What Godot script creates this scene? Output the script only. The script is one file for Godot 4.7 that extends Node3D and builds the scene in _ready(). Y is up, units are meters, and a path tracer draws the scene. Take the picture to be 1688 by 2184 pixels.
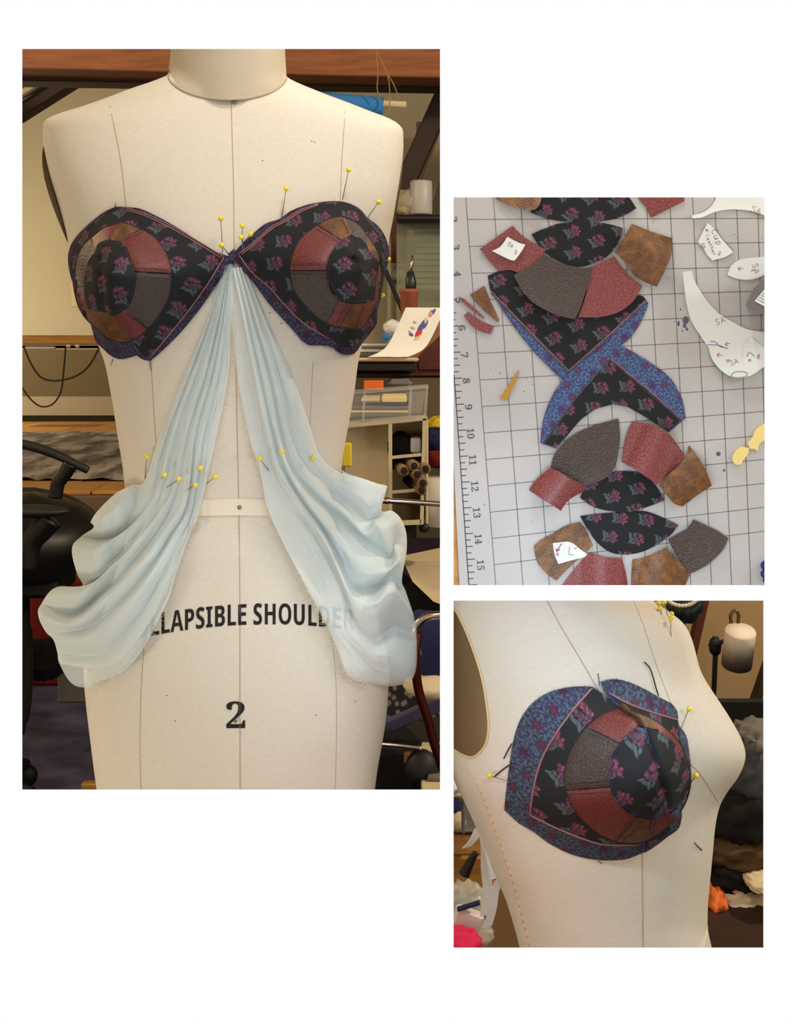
extends Node3D
# An added white wall with three openings stands for the page margins. Behind it stands a sewing studio: a dress form with a
# patchwork bra and chiffon drapes, a cutting mat with leather and fabric pieces, a second dress form.

const F := 2800.0            # focal length in pixels of the 1688 x 2184 frame
const CX := 844.0
const CY := 740.0            # the eye level
const WALLZ := 0.95
const MATZ := 1.25
const ZA := 1.4              # first form: distance of its side edges
const ZC := 1.40             # second form
var rng := RandomNumberGenerator.new()

func _ready() -> void:
	rng.seed = 77
	var cam := Camera3D.new()
	cam.name = "camera"
	cam.projection = Camera3D.PROJECTION_FRUSTUM
	cam.near = 0.05
	cam.far = 60.0
	cam.size = 2184.0 / F * cam.near
	cam.frustum_offset = Vector2(0.0, (CY - 1092.0) / F * cam.near)
	add_child(cam)
	cam.current = true
	var we := WorldEnvironment.new()
	we.name = "world_environment"
	var e := Environment.new()
	e.background_mode = Environment.BG_COLOR
	e.background_color = Color(1, 1, 1)
	e.background_energy_multiplier = 1.06
	e.tonemap_mode = Environment.TONE_MAPPER_LINEAR
	e.tonemap_exposure = 1.0
	e.sdfgi_enabled = true
	e.ssao_enabled = true
	e.ssil_enabled = true
	we.environment = e
	add_child(we)
	make_materials()
	build_lights()
	build_room()
	build_form_a()
	build_mat()
	build_form_c()
	build_back_a()
	build_back_c()

# unseen area lamps behind the white wall, placed to light the forms and the mat
func build_lights() -> void:
	panel_lamp("unseen_studio_lamp", "unseen square lamp panel behind the white wall, lighting the first dress form from above", Vector3(0.06, 0.98, -0.99), Vector3(-0.17, -0.30, -1.4), Vector2(0.06, 0.06), Color(1.0, 0.97, 0.93), 0.44)  # out of view, main light on the first form
	panel_lamp("unseen_studio_lamp", "small unseen lamp panel close behind the white wall, lighting the chest of the first form", Vector3(0.02, 0.58, -0.985), Vector3(-0.17, 0.05, -1.33), Vector2(0.03, 0.03), Color(1.0, 0.98, 0.94), 0.065)  # out of view, a closer light for the chest
	panel_lamp("unseen_studio_lamp", "unseen fill lamp panel low behind the white wall, added to brighten the hip of the first form", Vector3(-0.74, -0.64, -1.0), Vector3(-0.2, -0.34, -1.4), Vector2(0.12, 0.12), Color(1.0, 0.95, 0.88), 0.19)  # added fill, lifts the hip and the swag
	panel_lamp("unseen_studio_lamp", "unseen square lamp panel behind the white wall, lighting the cutting mat from beside it", Vector3(0.80, 0.22, -0.99), Vector3(0.16, -0.1, -1.28), Vector2(0.10, 0.10), Color(0.92, 0.97, 1.0), 0.135)  # out of view, lights the mat from its right
	panel_lamp("unseen_strip_lamp", "unseen slim strip lamp behind the white wall between two openings, lighting the second form from above", Vector3(0.14, -0.1818, -0.966), Vector3(0.15, -0.40, -1.12), Vector2(0.18, 0.003), Color(0.86, 0.94, 1.0), 0.072)  # unseen strip, placed for cool light from above on the second form
	panel_lamp("unseen_studio_lamp", "unseen square lamp panel low behind the white wall, lighting the second dress form from beside it", Vector3(0.80, -0.20, -1.16), Vector3(0.24, -0.36, -1.32), Vector2(0.07, 0.07), Color(1.0, 0.97, 0.90), 0.05)  # out of view, side light on the second form
	panel_lamp("unseen_studio_lamp", "small unseen warm lamp panel low between the two forms, lighting the lower side of the second", Vector3(0.0, -0.56, -1.06), Vector3(0.14, -0.50, -1.36), Vector2(0.05, 0.05), Color(1.0, 0.52, 0.18), 0.014)  # out of view, warms the second form low on its left
	globe_lamp("unseen round lamp placed to light the beige wall in the left half of the studio", Vector3(-3.0, 0.25, -7.7), Color(1.0, 0.93, 0.78), 1.1)  # out of view, placed to brighten the far beige wall
	globe_lamp("unseen round lamp placed to light the right half of the studio", Vector3(2.1, 1.2, -2.4), Color(1.0, 0.91, 0.80), 4.0)  # out of view, lights the beam, shelf and clutter
	globe_lamp("unseen round lamp added to brighten the office chair and the dark blue carpet", Vector3(-2.3, 1.2, -2.9), Color(1.0, 0.88, 0.70), 2.0)  # added out of view to lift the beam, chair and carpet

# ------------------------------------------------------------------ helpers
func P(x: float, y: float, z: float) -> Vector3:
	return Vector3((x - CX) / F * z, (CY - y) / F * z, -z)

func q(ox: float, oy: float, s: float, a: Array) -> PackedVector2Array:
	var r := PackedVector2Array()
	for i in range(0, a.size() - 1, 2):
		r.append(Vector2(ox + s * float(a[i]), oy + s * float(a[i + 1])))
	return r

func px(a: Array) -> PackedVector2Array:
	return q(0.0, 0.0, 1.0, a)

# a smooth curve through points; corners sharper than about 50 degrees stay corners
func sm(p: PackedVector2Array, closed := true, n := 4) -> PackedVector2Array:
	var r := PackedVector2Array()
	var m := p.size()
	var last := m if closed else m - 1
	for i in last:
		var a := p[i]
		var b := p[(i + 1) % m]
		var ta := b - a
		var tb := b - a
		if closed or i > 0:
			var pa := p[(i - 1 + m) % m]
			if absf((a - pa).angle_to(b - a)) < 0.85:
				ta = ((b - a).normalized() + (a - pa).normalized()) * 0.5 * (b - a).length()
		if closed or i < m - 2:
			var nb := p[(i + 2) % m]
			if absf((b - a).angle_to(nb - b)) < 0.85:
				tb = ((b - a).normalized() + (nb - b).normalized()) * 0.5 * (b - a).length()
		for k in n:
			var t := float(k) / n
			var t2 := t * t
			var t3 := t2 * t
			r.append(a * (2 * t3 - 3 * t2 + 1) + ta * (t3 - 2 * t2 + t) + b * (-2 * t3 + 3 * t2) + tb * (t3 - t2))
	if not closed:
		r.append(p[m - 1])
	return r

func along(p: PackedVector2Array, f: float) -> Vector2:      # f 0..1 by point number, smooth
	var m := p.size()
	var g := clampf(f, 0.0, 1.0) * (m - 1)
	var i := mini(int(g), m - 2)
	var t := g - i
	var a := p[maxi(i - 1, 0)]
	var b := p[i]
	var c := p[i + 1]
	var d := p[mini(i + 2, m - 1)]
	return b.cubic_interpolate(c, a, d, t)

func lut(t: Array) -> PackedFloat32Array:                     # [[y, v], ...] to one value per pixel row
	var r := PackedFloat32Array()
	r.resize(2300)
	for y in 2300:
		var i := 0
		while i < t.size() - 2 and float(t[i + 1][0]) <= y:
			i += 1
		var y0 := float(t[i][0])
		var y1 := float(t[i + 1][0])
		var f := clampf((y - y0) / (y1 - y0), 0.0, 1.0)
		var a := float(t[maxi(i - 1, 0)][1])
		var b := float(t[i][1])
		var c := float(t[i + 1][1])
		var d := float(t[mini(i + 2, t.size() - 1)][1])
		var ya := float(t[maxi(i - 1, 0)][0])
		var yd := float(t[mini(i + 2, t.size() - 1)][0])
		var m1 := (c - a) / maxf(y1 - ya, 1.0) * (y1 - y0)
		var m2 := (d - b) / maxf(yd - y0, 1.0) * (y1 - y0)
		if (b - a) * (c - b) <= 0.0:
			m1 = 0.0
		if (c - b) * (d - c) <= 0.0:
			m2 = 0.0
		m1 = clampf(m1, -3.0 * absf(c - b), 3.0 * absf(c - b))
		m2 = clampf(m2, -3.0 * absf(c - b), 3.0 * absf(c - b))
		var f2 := f * f
		var f3 := f2 * f
		r[y] = b * (2 * f3 - 3 * f2 + 1) + m1 * (f3 - 2 * f2 + f) + c * (-2 * f3 + 3 * f2) + m2 * (f3 - f2)
	return r

func at(l: PackedFloat32Array, y: float) -> float:
	var c := clampf(y, 0.0, 2298.0)
	var i := int(c)
	return lerpf(l[i], l[i + 1], c - i)

func edge_dist(p: Vector2, poly: PackedVector2Array) -> float:
	var best := 1e9
	var m := poly.size()
	for i in m:
		var a := poly[i]
		var ab := poly[(i + 1) % m] - a
		var t := clampf((p - a).dot(ab) / maxf(ab.length_squared(), 1e-9), 0.0, 1.0)
		best = minf(best, (p - a - ab * t).length_squared())
	return sqrt(best)

func tri(st: SurfaceTool, a: Vector3, b: Vector3, c: Vector3, ua := Vector2(), ub := Vector2(), uc := Vector2()) -> void:
	st.set_uv(ua)
	st.add_vertex(a)
	st.set_uv(ub)
	st.add_vertex(b)
	st.set_uv(uc)
	st.add_vertex(c)

func quad(st: SurfaceTool, a: Vector3, b: Vector3, c: Vector3, d: Vector3) -> void:
	tri(st, a, b, c, Vector2(0, 0), Vector2(1, 0), Vector2(1, 1))
	tri(st, a, c, d, Vector2(0, 0), Vector2(1, 1), Vector2(0, 1))

# A cut piece lying on a surface: outline poly (pixel rays), df gives the distance of the surface under it,
# th its thickness, pil how much it swells away from its edge.
func patch(poly0: PackedVector2Array, df: Callable, th: float, cell := 8.0, ang := 0.0, pil := 0.0, pw := 9.0) -> ArrayMesh:
	var poly := PackedVector2Array()
	for v in poly0:
		var s := (v * 50.0).round() / 50.0
		if poly.is_empty() or poly[poly.size() - 1].distance_to(s) > 0.3:
			poly.append(s)
	if poly[0].distance_to(poly[poly.size() - 1]) < 0.3:
		poly.remove_at(poly.size() - 1)
	var st := SurfaceTool.new()
	st.begin(Mesh.PRIMITIVE_TRIANGLES)
	st.set_smooth_group(0)
	var lo := poly[0]
	var hi := poly[0]
	for v in poly:
		lo = lo.min(v)
		hi = hi.max(v)
	var cache := {}
	var put := func(v: Vector2) -> Vector3:
		var k := (v * 50.0).round() / 50.0
		if not cache.has(k):
			var h := th
			if pil > 0.0:
				h += pil * (1.0 - exp(-edge_dist(k, poly) / pw))
			cache[k] = P(k.x, k.y, (df as Callable).call(k) - h)
		return cache[k]
	var nx := int(ceil((hi.x - lo.x) / cell))
	var ny := int(ceil((hi.y - lo.y) / cell))
	for iy in ny:
		for ix in nx:
			var c0 := lo + Vector2(ix, iy) * cell
			var square := PackedVector2Array([c0, c0 + Vector2(cell, 0), c0 + Vector2(cell, cell), c0 + Vector2(0, cell)])
			var mid := c0 + Vector2(cell, cell) * 0.5
			var parts := [square]
			if edge_dist(mid, poly) < cell * 0.75:
				parts = Geometry2D.intersect_polygons(square, poly)
			elif not Geometry2D.is_point_in_polygon(mid, poly):
				continue
			for g in parts:
				var idx := Geometry2D.triangulate_polygon(g)
				for k in range(0, idx.size(), 3):
					var a: Vector2 = g[idx[k]]
					var b: Vector2 = g[idx[k + 1]]
					var c: Vector2 = g[idx[k + 2]]
					if (b - a).cross(c - a) < 0.0:
						var s := b
						b = c
						c = s
					var va: Vector3 = put.call(a)
					var vb: Vector3 = put.call(b)
					var vc: Vector3 = put.call(c)
					tri(st, va, vb, vc, Vector2(va.x, -va.y).rotated(ang), Vector2(vb.x, -vb.y).rotated(ang), Vector2(vc.x, -vc.y).rotated(ang))
	if th > 0.0:
		st.set_smooth_group(1)
		var m := poly.size()
		var turn := 0.0
		for i in m:
			turn += poly[i].cross(poly[(i + 1) % m])
		for i in m:
			var a := poly[i]
			var b := poly[(i + 1) % m]
			if turn < 0.0:
				var s := a
				a = b
				b = s
			var n := maxi(1, int(a.distance_to(b) / cell))
			for k in n:
				var u := a.lerp(b, float(k) / n)
				var v := a.lerp(b, float(k + 1) / n)
				var zu: float = df.call(u)
				var zv: float = df.call(v)
				var ub := P(u.x, u.y, zu + 0.0002)
				var vb := P(v.x, v.y, zv + 0.0002)
				var ut := P(u.x, u.y, zu - th)
				var vt := P(v.x, v.y, zv - th)
				tri(st, ut, vb, vt, Vector2(ut.x, -ut.y).rotated(ang), Vector2(vb.x, -vb.y).rotated(ang), Vector2(vt.x, -vt.y).rotated(ang))
				tri(st, ut, ub, vb, Vector2(ut.x, -ut.y).rotated(ang), Vector2(ub.x, -ub.y).rotated(ang), Vector2(vb.x, -vb.y).rotated(ang))
	st.generate_normals()
	return st.commit()

func tube_into(st: SurfaceTool, pts: PackedVector3Array, r0: float, r1 := -1.0, sides := 6, caps := true) -> void:
	if r1 < 0.0:
		r1 = r0
	var m := pts.size()
	var rings := []
	var side := Vector3.ZERO
	for i in m:
		var d := (pts[mini(i + 1, m - 1)] - pts[maxi(i - 1, 0)]).normalized()
		if side == Vector3.ZERO:
			side = d.cross(Vector3.UP)
			if side.length() < 0.2:
				side = d.cross(Vector3.RIGHT)
		side = (side - d * side.dot(d)).normalized()
		var up := d.cross(side)
		var r := lerpf(r0, r1, float(i) / maxi(m - 1, 1))
		var ring := PackedVector3Array()
		for k in sides:
			var a := TAU * k / sides
			ring.append(pts[i] + side * cos(a) * r + up * sin(a) * r)
		rings.append(ring)
	for i in m - 1:
		for k in sides:
			var k2 := (k + 1) % sides
			var f0 := float(k) / sides
			var f1 := float(k + 1) / sides
			var a: Vector3 = rings[i][k]
			var b: Vector3 = rings[i][k2]
			var c: Vector3 = rings[i + 1][k2]
			var d: Vector3 = rings[i + 1][k]
			tri(st, a, d, c, Vector2(f0, i), Vector2(f0, i + 1), Vector2(f1, i + 1))
			tri(st, a, c, b, Vector2(f0, i), Vector2(f1, i + 1), Vector2(f1, i))
	if caps:
		for k in sides:
			var k2 := (k + 1) % sides
			tri(st, pts[0], rings[0][k], rings[0][k2])
			tri(st, pts[m - 1], rings[m - 1][k2], rings[m - 1][k])

func begin() -> SurfaceTool:
	var st := SurfaceTool.new()
	st.begin(Mesh.PRIMITIVE_TRIANGLES)
	st.set_smooth_group(0)
	return st

func done(st: SurfaceTool) -> ArrayMesh:
	st.generate_normals()
	return st.commit()

func tube(pts: PackedVector3Array, r0: float, r1 := -1.0, sides := 6) -> ArrayMesh:
	var st := begin()
	tube_into(st, pts, r0, r1, sides)
	return done(st)

func on(line: PackedVector2Array, df: Callable, off := 0.0) -> PackedVector3Array:
	var r := PackedVector3Array()
	for v in line:
		r.append(P(v.x, v.y, (df as Callable).call(v) - off))
	return r

func lathe_into(st: SurfaceTool, prof: Array, xf: Transform3D, n := 24) -> void:   # prof: [radius, height] pairs
	for i in prof.size() - 1:
		for k in n:
			var a0 := TAU * k / n
			var a1 := TAU * (k + 1) / n
			var r0 := float(prof[i][0])
			var r1 := float(prof[i + 1][0])
			var h0 := float(prof[i][1])
			var h1 := float(prof[i + 1][1])
			var a := xf * Vector3(r0 * cos(a0), h0, r0 * sin(a0))
			var b := xf * Vector3(r0 * cos(a1), h0, r0 * sin(a1))
			var c := xf * Vector3(r1 * cos(a1), h1, r1 * sin(a1))
			var d := xf * Vector3(r1 * cos(a0), h1, r1 * sin(a0))
			tri(st, a, c, d, Vector2(float(k) / n, h0), Vector2(float(k + 1) / n, h1), Vector2(float(k) / n, h1))
			tri(st, a, b, c, Vector2(float(k) / n, h0), Vector2(float(k + 1) / n, h0), Vector2(float(k + 1) / n, h1))

func lathe(prof: Array, xf := Transform3D(), n := 24) -> ArrayMesh:
	var st := begin()
	lathe_into(st, prof, xf, n)
	return done(st)

# a box with chamfered edges
func box_into(st: SurfaceTool, c: Vector3, s: Vector3, b := 0.0, basis := Basis()) -> void:
	var h := s * 0.5
	b = minf(b, minf(h.x, minf(h.y, h.z)) * 0.9)
	st.set_smooth_group(-1)
	var v := func(sx: float, sy: float, sz: float, ax: int) -> Vector3:
		var e := h - Vector3(b, b, b)
		e[ax] = h[ax]
		return c + basis * Vector3(e.x * sx, e.y * sy, e.z * sz)
	for ax in 3:
		for sg in [-1.0, 1.0]:
			var p := []
			for k in 4:
				var s3 := Vector3.ZERO
				s3[ax] = sg
				s3[(ax + 1) % 3] = [-1.0, 1.0, 1.0, -1.0][k]
				s3[(ax + 2) % 3] = [-1.0, -1.0, 1.0, 1.0][k]
				p.append(v.call(s3.x, s3.y, s3.z, ax))
			if sg > 0:
				quad(st, p[0], p[3], p[2], p[1])
			else:
				quad(st, p[0], p[1], p[2], p[3])
	if b > 0.0:
		for ax in 3:
			var a1 := (ax + 1) % 3
			var a2 := (ax + 2) % 3
			for s1 in [-1.0, 1.0]:
				for s2 in [-1.0, 1.0]:
					var m := Vector3.ZERO
					m[a1] = s1
					m[a2] = s2
					var n := m
					m[ax] = -1.0
					n[ax] = 1.0
					var p0: Vector3 = v.call(m.x, m.y, m.z, a1)
					var p1: Vector3 = v.call(m.x, m.y, m.z, a2)
					var p2: Vector3 = v.call(n.x, n.y, n.z, a2)
					var p3: Vector3 = v.call(n.x, n.y, n.z, a1)
					if s1 * s2 > 0:
						quad(st, p0, p1, p2, p3)
					else:
						quad(st, p0, p3, p2, p1)
		for sx in [-1.0, 1.0]:
			for sy in [-1.0, 1.0]:
				for sz in [-1.0, 1.0]:
					var a: Vector3 = v.call(sx, sy, sz, 0)
					var bb: Vector3 = v.call(sx, sy, sz, 1)
					var cc: Vector3 = v.call(sx, sy, sz, 2)
					if sx * sy * sz > 0:
						tri(st, a, cc, bb)
					else:
						tri(st, a, bb, cc)

func box(c: Vector3, s: Vector3, b := 0.0, basis := Basis()) -> ArrayMesh:
	var st := begin()
	box_into(st, c, s, b, basis)
	return done(st)

# a box whose front face fills a pixel rectangle at distance z
func pbox(x0: float, y0: float, x1: float, y1: float, z: float, deep: float, b := 0.004) -> ArrayMesh:
	var a := P(x0, y0, z)
	var c := P(x1, y1, z)
	return box(Vector3((a.x + c.x) / 2, (a.y + c.y) / 2, -z - deep / 2), Vector3(absf(c.x - a.x), absf(a.y - c.y), deep), b)

# a slab of a given outline facing the room: front at distance z, with depth
func slab(poly: PackedVector2Array, z: float, deep: float, cell := 30.0) -> ArrayMesh:
	return patch(poly, func(_p: Vector2) -> float: return z + deep, deep, cell)

func ball_into(st: SurfaceTool, c: Vector3, r: Vector3, n := 10, basis := Basis()) -> void:
	for i in n:
		for k in n * 2:
			var p := []
			for w in [[i, k], [i + 1, k], [i + 1, k + 1], [i, k + 1]]:
				var a: float = PI * w[0] / n
				var b: float = PI * w[1] / n
				p.append(c + basis * Vector3(r.x * sin(a) * cos(b), r.y * cos(a), r.z * sin(a) * sin(b)))
			if i > 0:
				tri(st, p[0], p[2], p[3], Vector2(k, i) * 0.1, Vector2(k + 1, i + 1) * 0.1, Vector2(k + 1, i) * 0.1)
			if i < n - 1:
				tri(st, p[0], p[1], p[2], Vector2(k, i) * 0.1, Vector2(k, i + 1) * 0.1, Vector2(k + 1, i + 1) * 0.1)

func ball(c: Vector3, r: Vector3, n := 10, basis := Basis()) -> ArrayMesh:
	var st := begin()
	ball_into(st, c, r, n, basis)
	return done(st)

# a lumpy heap of cloth
func lump(c: Vector3, r: Vector3, amp: float, seed_: int, n := 22) -> ArrayMesh:
	var no := FastNoiseLite.new()
	no.seed = seed_
	no.frequency = 1.0
	no.fractal_octaves = 3
	var st := begin()
	for i in n:
		for k in n * 2:
			var p := []
			for w in [[i, k], [i + 1, k], [i + 1, k + 1], [i, k + 1]]:
				var a: float = PI * w[0] / n
				var b: float = PI * (w[1] % (n * 2)) / n
				var d := Vector3(sin(a) * cos(b), cos(a), sin(a) * sin(b))
				var g := 1.0 + amp * no.get_noise_3d(d.x * 1.7, d.y * 2.6, d.z * 1.7) + amp * 0.5 * absf(no.get_noise_3d(d.x * 5.0 + 9.0, d.y * 2.0, d.z * 5.0))
				p.append(c + d * r * g)
			if i > 0:
				tri(st, p[0], p[2], p[3])
			if i < n - 1:
				tri(st, p[0], p[1], p[2])
	return done(st)

func thing(called: String, label: String, category: String, group := "") -> Node3D:
	var o := Node3D.new()
	o.name = numbered(called)
	add_child(o)
	o.set_meta("label", label)
	o.set_meta("category", category)
	if group != "":
		o.set_meta("group", group)
	return o

var names := {}
func numbered(called: String) -> String:
	var n: int = names.get(called, 0)
	names[called] = n + 1
	return called if n == 0 else "%s_%03d" % [called, n]

func put(called: String, mesh: Mesh, mat: Material, parent: Node3D = null, label := "") -> MeshInstance3D:
	var o := MeshInstance3D.new()
	o.mesh = mesh
	o.material_override = mat
	if parent == null:
		o.name = numbered(called)
		add_child(o)
	else:
		var n := 0
		var t := called
		while parent.has_node(t):
			n += 1
			t = "%s_%03d" % [called, n]
		o.name = t
		parent.add_child(o)
	if label != "":
		o.set_meta("label", label)
	return o

func single(called: String, mesh: Mesh, mat: Material, label: String, category: String, group := "") -> MeshInstance3D:
	var o := put(called, mesh, mat)
	o.set_meta("label", label)
	o.set_meta("category", category)
	if group != "":
		o.set_meta("group", group)
	return o

func struct(called: String, mesh: Mesh, mat: Material, label: String, category: String) -> MeshInstance3D:
	var o := single(called, mesh, mat, label, category)
	o.set_meta("kind", "structure")
	return o

# Drape: rails are fold lines traced from the pinned end; each has a height profile. hs: [heights at points]
func drape(rails: Array, hts: Array, df: Callable, per := 5, nv := 60, curl := 0.9, v0 := 0.0, scale := 1.0) -> ArrayMesh:
	var wr := noise(FastNoiseLite.TYPE_SIMPLEX, 1.0, 61, 2)
	var m := rails.size()
	var pts := []
	for j in nv + 1:
		var v := lerpf(v0, 1.0, float(j) / nv)
		var rowp := PackedVector2Array()
		var rowh := PackedFloat32Array()
		for i in m:
			rowp.append(along(rails[i], v))
			var h: Array = hts[i]
			var g := v * (h.size() - 1)
			var k := mini(int(g), h.size() - 2)
			var t := smoothstep(0.0, 1.0, g - k)
			# the loose end curls under
			var roll := sqrt(1.0 - pow(clampf((v - 0.86) / 0.14, 0.0, 1.0), 2.0)) if v > 0.86 else 1.0
			rowh.append(lerpf(h[k], h[k + 1], t) * lerpf(1.0, roll, curl) * scale)
		var row := PackedVector3Array()
		var damp := lerpf(0.35, -0.25, smoothstep(0.75, 1.0, v))
		for i in m - 1:
			for s in per:
				if s == 0 or true:
					var t := float(s) / per
					var a := rowp[maxi(i - 1, 0)]
					var d := rowp[mini(i + 2, m - 1)]
					var c := rowp[i].cubic_interpolate(rowp[i + 1], a.lerp(rowp[i], damp), d.lerp(rowp[i + 1], damp), t)
					# round crests, sharp troughs
					var h := lerpf(rowh[i], rowh[i + 1], sin(t * PI / 2) if rowh[i + 1] > rowh[i] else 1.0 - cos(t * PI / 2))
					# fine crinkles running with the folds
					var u := i + t
					var wrinkle := 0.0006 * wr.get_noise_2d(u * 2.9, v * 3.0) + 0.0016 * absf(wr.get_noise_2d(u * 1.3 + 40.0, v * 5.0)) + 0.0004 * wr.get_noise_2d(u * 3.0, v * 16.0)
					row.append(P(c.x, c.y, (df as Callable).call(c) - maxf(h, 0.0003) - wrinkle * smoothstep(0.0, 0.25, v) * smoothstep(0.0, 1.0, minf(u, m - 1 - u))))
		var e := rowp[m - 1]
		row.append(P(e.x, e.y, (df as Callable).call(e) - rowh[m - 1]))
		pts.append(row)
	var st := begin()
	var w: int = pts[0].size()
	for j in nv:
		for i in w - 1:
			var a: Vector3 = pts[j][i]
			var b: Vector3 = pts[j][i + 1]
			var c: Vector3 = pts[j + 1][i + 1]
			var d: Vector3 = pts[j + 1][i]
			var ua := Vector2(float(i) / w, float(j) / nv)
			var uc := Vector2(float(i + 1) / w, float(j + 1) / nv)
			tri(st, a, b, c, ua, Vector2(uc.x, ua.y), uc)
			tri(st, a, c, d, ua, uc, Vector2(ua.x, uc.y))
	return done(st)

# short loose threads along a raw edge
func fray(line: PackedVector2Array, df: Callable, dir: Vector2, n: int, length: float, off: float, r := 0.0002, hs: Array = []) -> ArrayMesh:
	var st := begin()
	for i in n:
		var f := (i + rng.randf()) / n
		var p := along(line, f)
		var up := off
		if hs.size() > 1:
			var g := f * (hs.size() - 1)
			var hk := mini(int(g), hs.size() - 2)
			up = lerpf(hs[hk], hs[hk + 1], smoothstep(0.0, 1.0, g - hk))
		var d := dir.rotated(rng.randf_range(-0.8, 0.8)) * length * rng.randf_range(0.35, 1.2)
		var bend := d.rotated(rng.randf_range(-0.7, 0.7)) * 0.5
		var pts := PackedVector3Array()
		for k in 4:
			var t := k / 3.0
			var c := p + d * t * 0.6 + bend * t * t
			pts.append(P(c.x, c.y, df.call(c) - up - 0.0006 * rng.randf() - 0.0008 * t))
		tube_into(st, pts, r, r * 0.6, 4, false)
	return done(st)

# ------------------------------------------------------------------ materials
var M := {}

func mat(key: String, c: Color, rough := 0.8, metal := 0.0) -> StandardMaterial3D:
	var m := StandardMaterial3D.new()
	m.resource_name = key
	m.albedo_color = c
	m.roughness = rough
	m.metallic = metal
	m.cull_mode = BaseMaterial3D.CULL_DISABLED
	M[key] = m
	return m

func noise(kind: int, freq: float, seed_: int, octaves := 3) -> FastNoiseLite:
	var n := FastNoiseLite.new()
	n.noise_type = kind
	n.frequency = freq
	n.seed = seed_
	n.fractal_octaves = octaves
	return n

func ntex(n: FastNoiseLite, cols: Array, size := 512, norm := true) -> NoiseTexture2D:
	var t := NoiseTexture2D.new()
	t.width = size
	t.height = size
	t.seamless = true
	t.noise = n
	t.normalize = norm
	if cols.size() > 0:
		var g := Gradient.new()
		g.offsets = PackedFloat32Array()
		g.colors = PackedColorArray()
		var offs := PackedFloat32Array()
		var cc := PackedColorArray()
		for c in cols:
			offs.append(c[0])
			cc.append(c[1])
		g.offsets = offs
		g.colors = cc
		t.color_ramp = g
	return t

func relief(m: StandardMaterial3D, t: Texture2D, cm: float) -> void:
	m.heightmap_enabled = true
	m.heightmap_texture = t
	m.heightmap_scale = cm

# woven cloth: threads with uneven slubs, mostly across
func weave_texture(w: int, h: int, low: float, seed_: int) -> ImageTexture:
	var n := noise(FastNoiseLite.TYPE_SIMPLEX, 1.0, seed_, 2)
	var im := Image.create(w, h, false, Image.FORMAT_RGB8)
	for y in h:
		var row := n.get_noise_2d(y * 7.7, 3.0)
		for x in w:
			var v := 0.5 + 0.5 * n.get_noise_2d(x * 0.05, y * 0.55)
			v = v * 0.55 + 0.2 * (0.5 + 0.5 * row) + 0.25 * (0.5 + 0.5 * n.get_noise_2d(x * 0.7, y * 0.7 + 400.0))
			var g := lerpf(low, 1.0, clampf(v, 0.0, 1.0))
			im.set_pixel(x, y, Color(g, g, g))
	return ImageTexture.create_from_image(im)

func blob(im: Image, c: Vector2, r: Vector2, rot: float, inner: Color, rim: Color, n: FastNoiseLite) -> void:
	var w := im.get_width()
	var h := im.get_height()
	var m := int(maxf(r.x, r.y)) + 3
	for dy in range(-m, m + 1):
		for dx in range(-m, m + 1):
			var d := Vector2(dx, dy).rotated(-rot) / r
			var wob := 1.0 + 0.22 * n.get_noise_2d((c.x + dx) * 0.09, (c.y + dy) * 0.09)
			var l := d.length() * wob
			if l < 1.0:
				var k := smoothstep(0.55, 0.95, l)
				var grain := 0.5 + 0.5 * n.get_noise_2d((c.x + dx) * 0.35, (c.y + dy) * 0.35)
				var col := inner.lerp(rim, clampf(k + (grain - 0.5) * 0.9, 0.0, 1.0))
				im.set_pixel(posmod(int(c.x) + dx, w), posmod(int(c.y) + dy, h), col)

# black cotton printed with rows of dusty pink roses; half-drop repeat, two roses to the tile
func rose_texture() -> ImageTexture:
	var im := Image.create(512, 224, false, Image.FORMAT_RGB8)
	var n := noise(FastNoiseLite.TYPE_SIMPLEX, 1.0, 5, 2)
	var r := RandomNumberGenerator.new()
	r.seed = 11
	for y in 224:
		for x in 512:
			var v := 0.02 * n.get_noise_2d(x * 0.6, y * 0.6) + 0.012 * sin(x * 1.57) * sin(y * 1.57)
			im.set_pixel(x, y, Color(0.16 + v, 0.168 + v, 0.175 + v))
	var dark := Color(0.17, 0.15, 0.19)
	for k in 2:
		var o := Vector2(140 + 256 * k, 100 + 112 * k)
		for leaf in [[-62, 22, 40, 17, 0.9], [-40, 52, 42, 16, 1.9], [-78, -6, 30, 12, 0.2], [-8, 62, 30, 13, 2.6], [52, 50, 26, 10, 0.8]]:
			blob(im, o + Vector2(leaf[0], leaf[1]), Vector2(leaf[2], leaf[3]), leaf[4], Color(0.33, 0.375, 0.385), Color(0.21, 0.245, 0.265), n)
		for j in 34:
			var a := r.randf() * TAU
			var d := sqrt(r.randf()) * 60.0
			var c: Color = [Color(0.46, 0.29, 0.365), Color(0.40, 0.265, 0.34), Color(0.36, 0.345, 0.375), Color(0.36, 0.25, 0.325)][j % 4]
			blob(im, o + Vector2(18 + cos(a) * d, sin(a) * d * 0.9), Vector2(20, 15) * r.randf_range(0.75, 1.15), r.randf() * PI, c, dark.lerp(c, 0.25), n)
		for j in 5:
			blob(im, o + Vector2(30 + 12 * j - 20 * (j % 2), -46 + 14 * j), Vector2(13, 10), j * 0.7, Color(0.58, 0.30, 0.37), Color(0.33, 0.20, 0.265), n)
	return ImageTexture.create_from_image(im)

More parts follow.
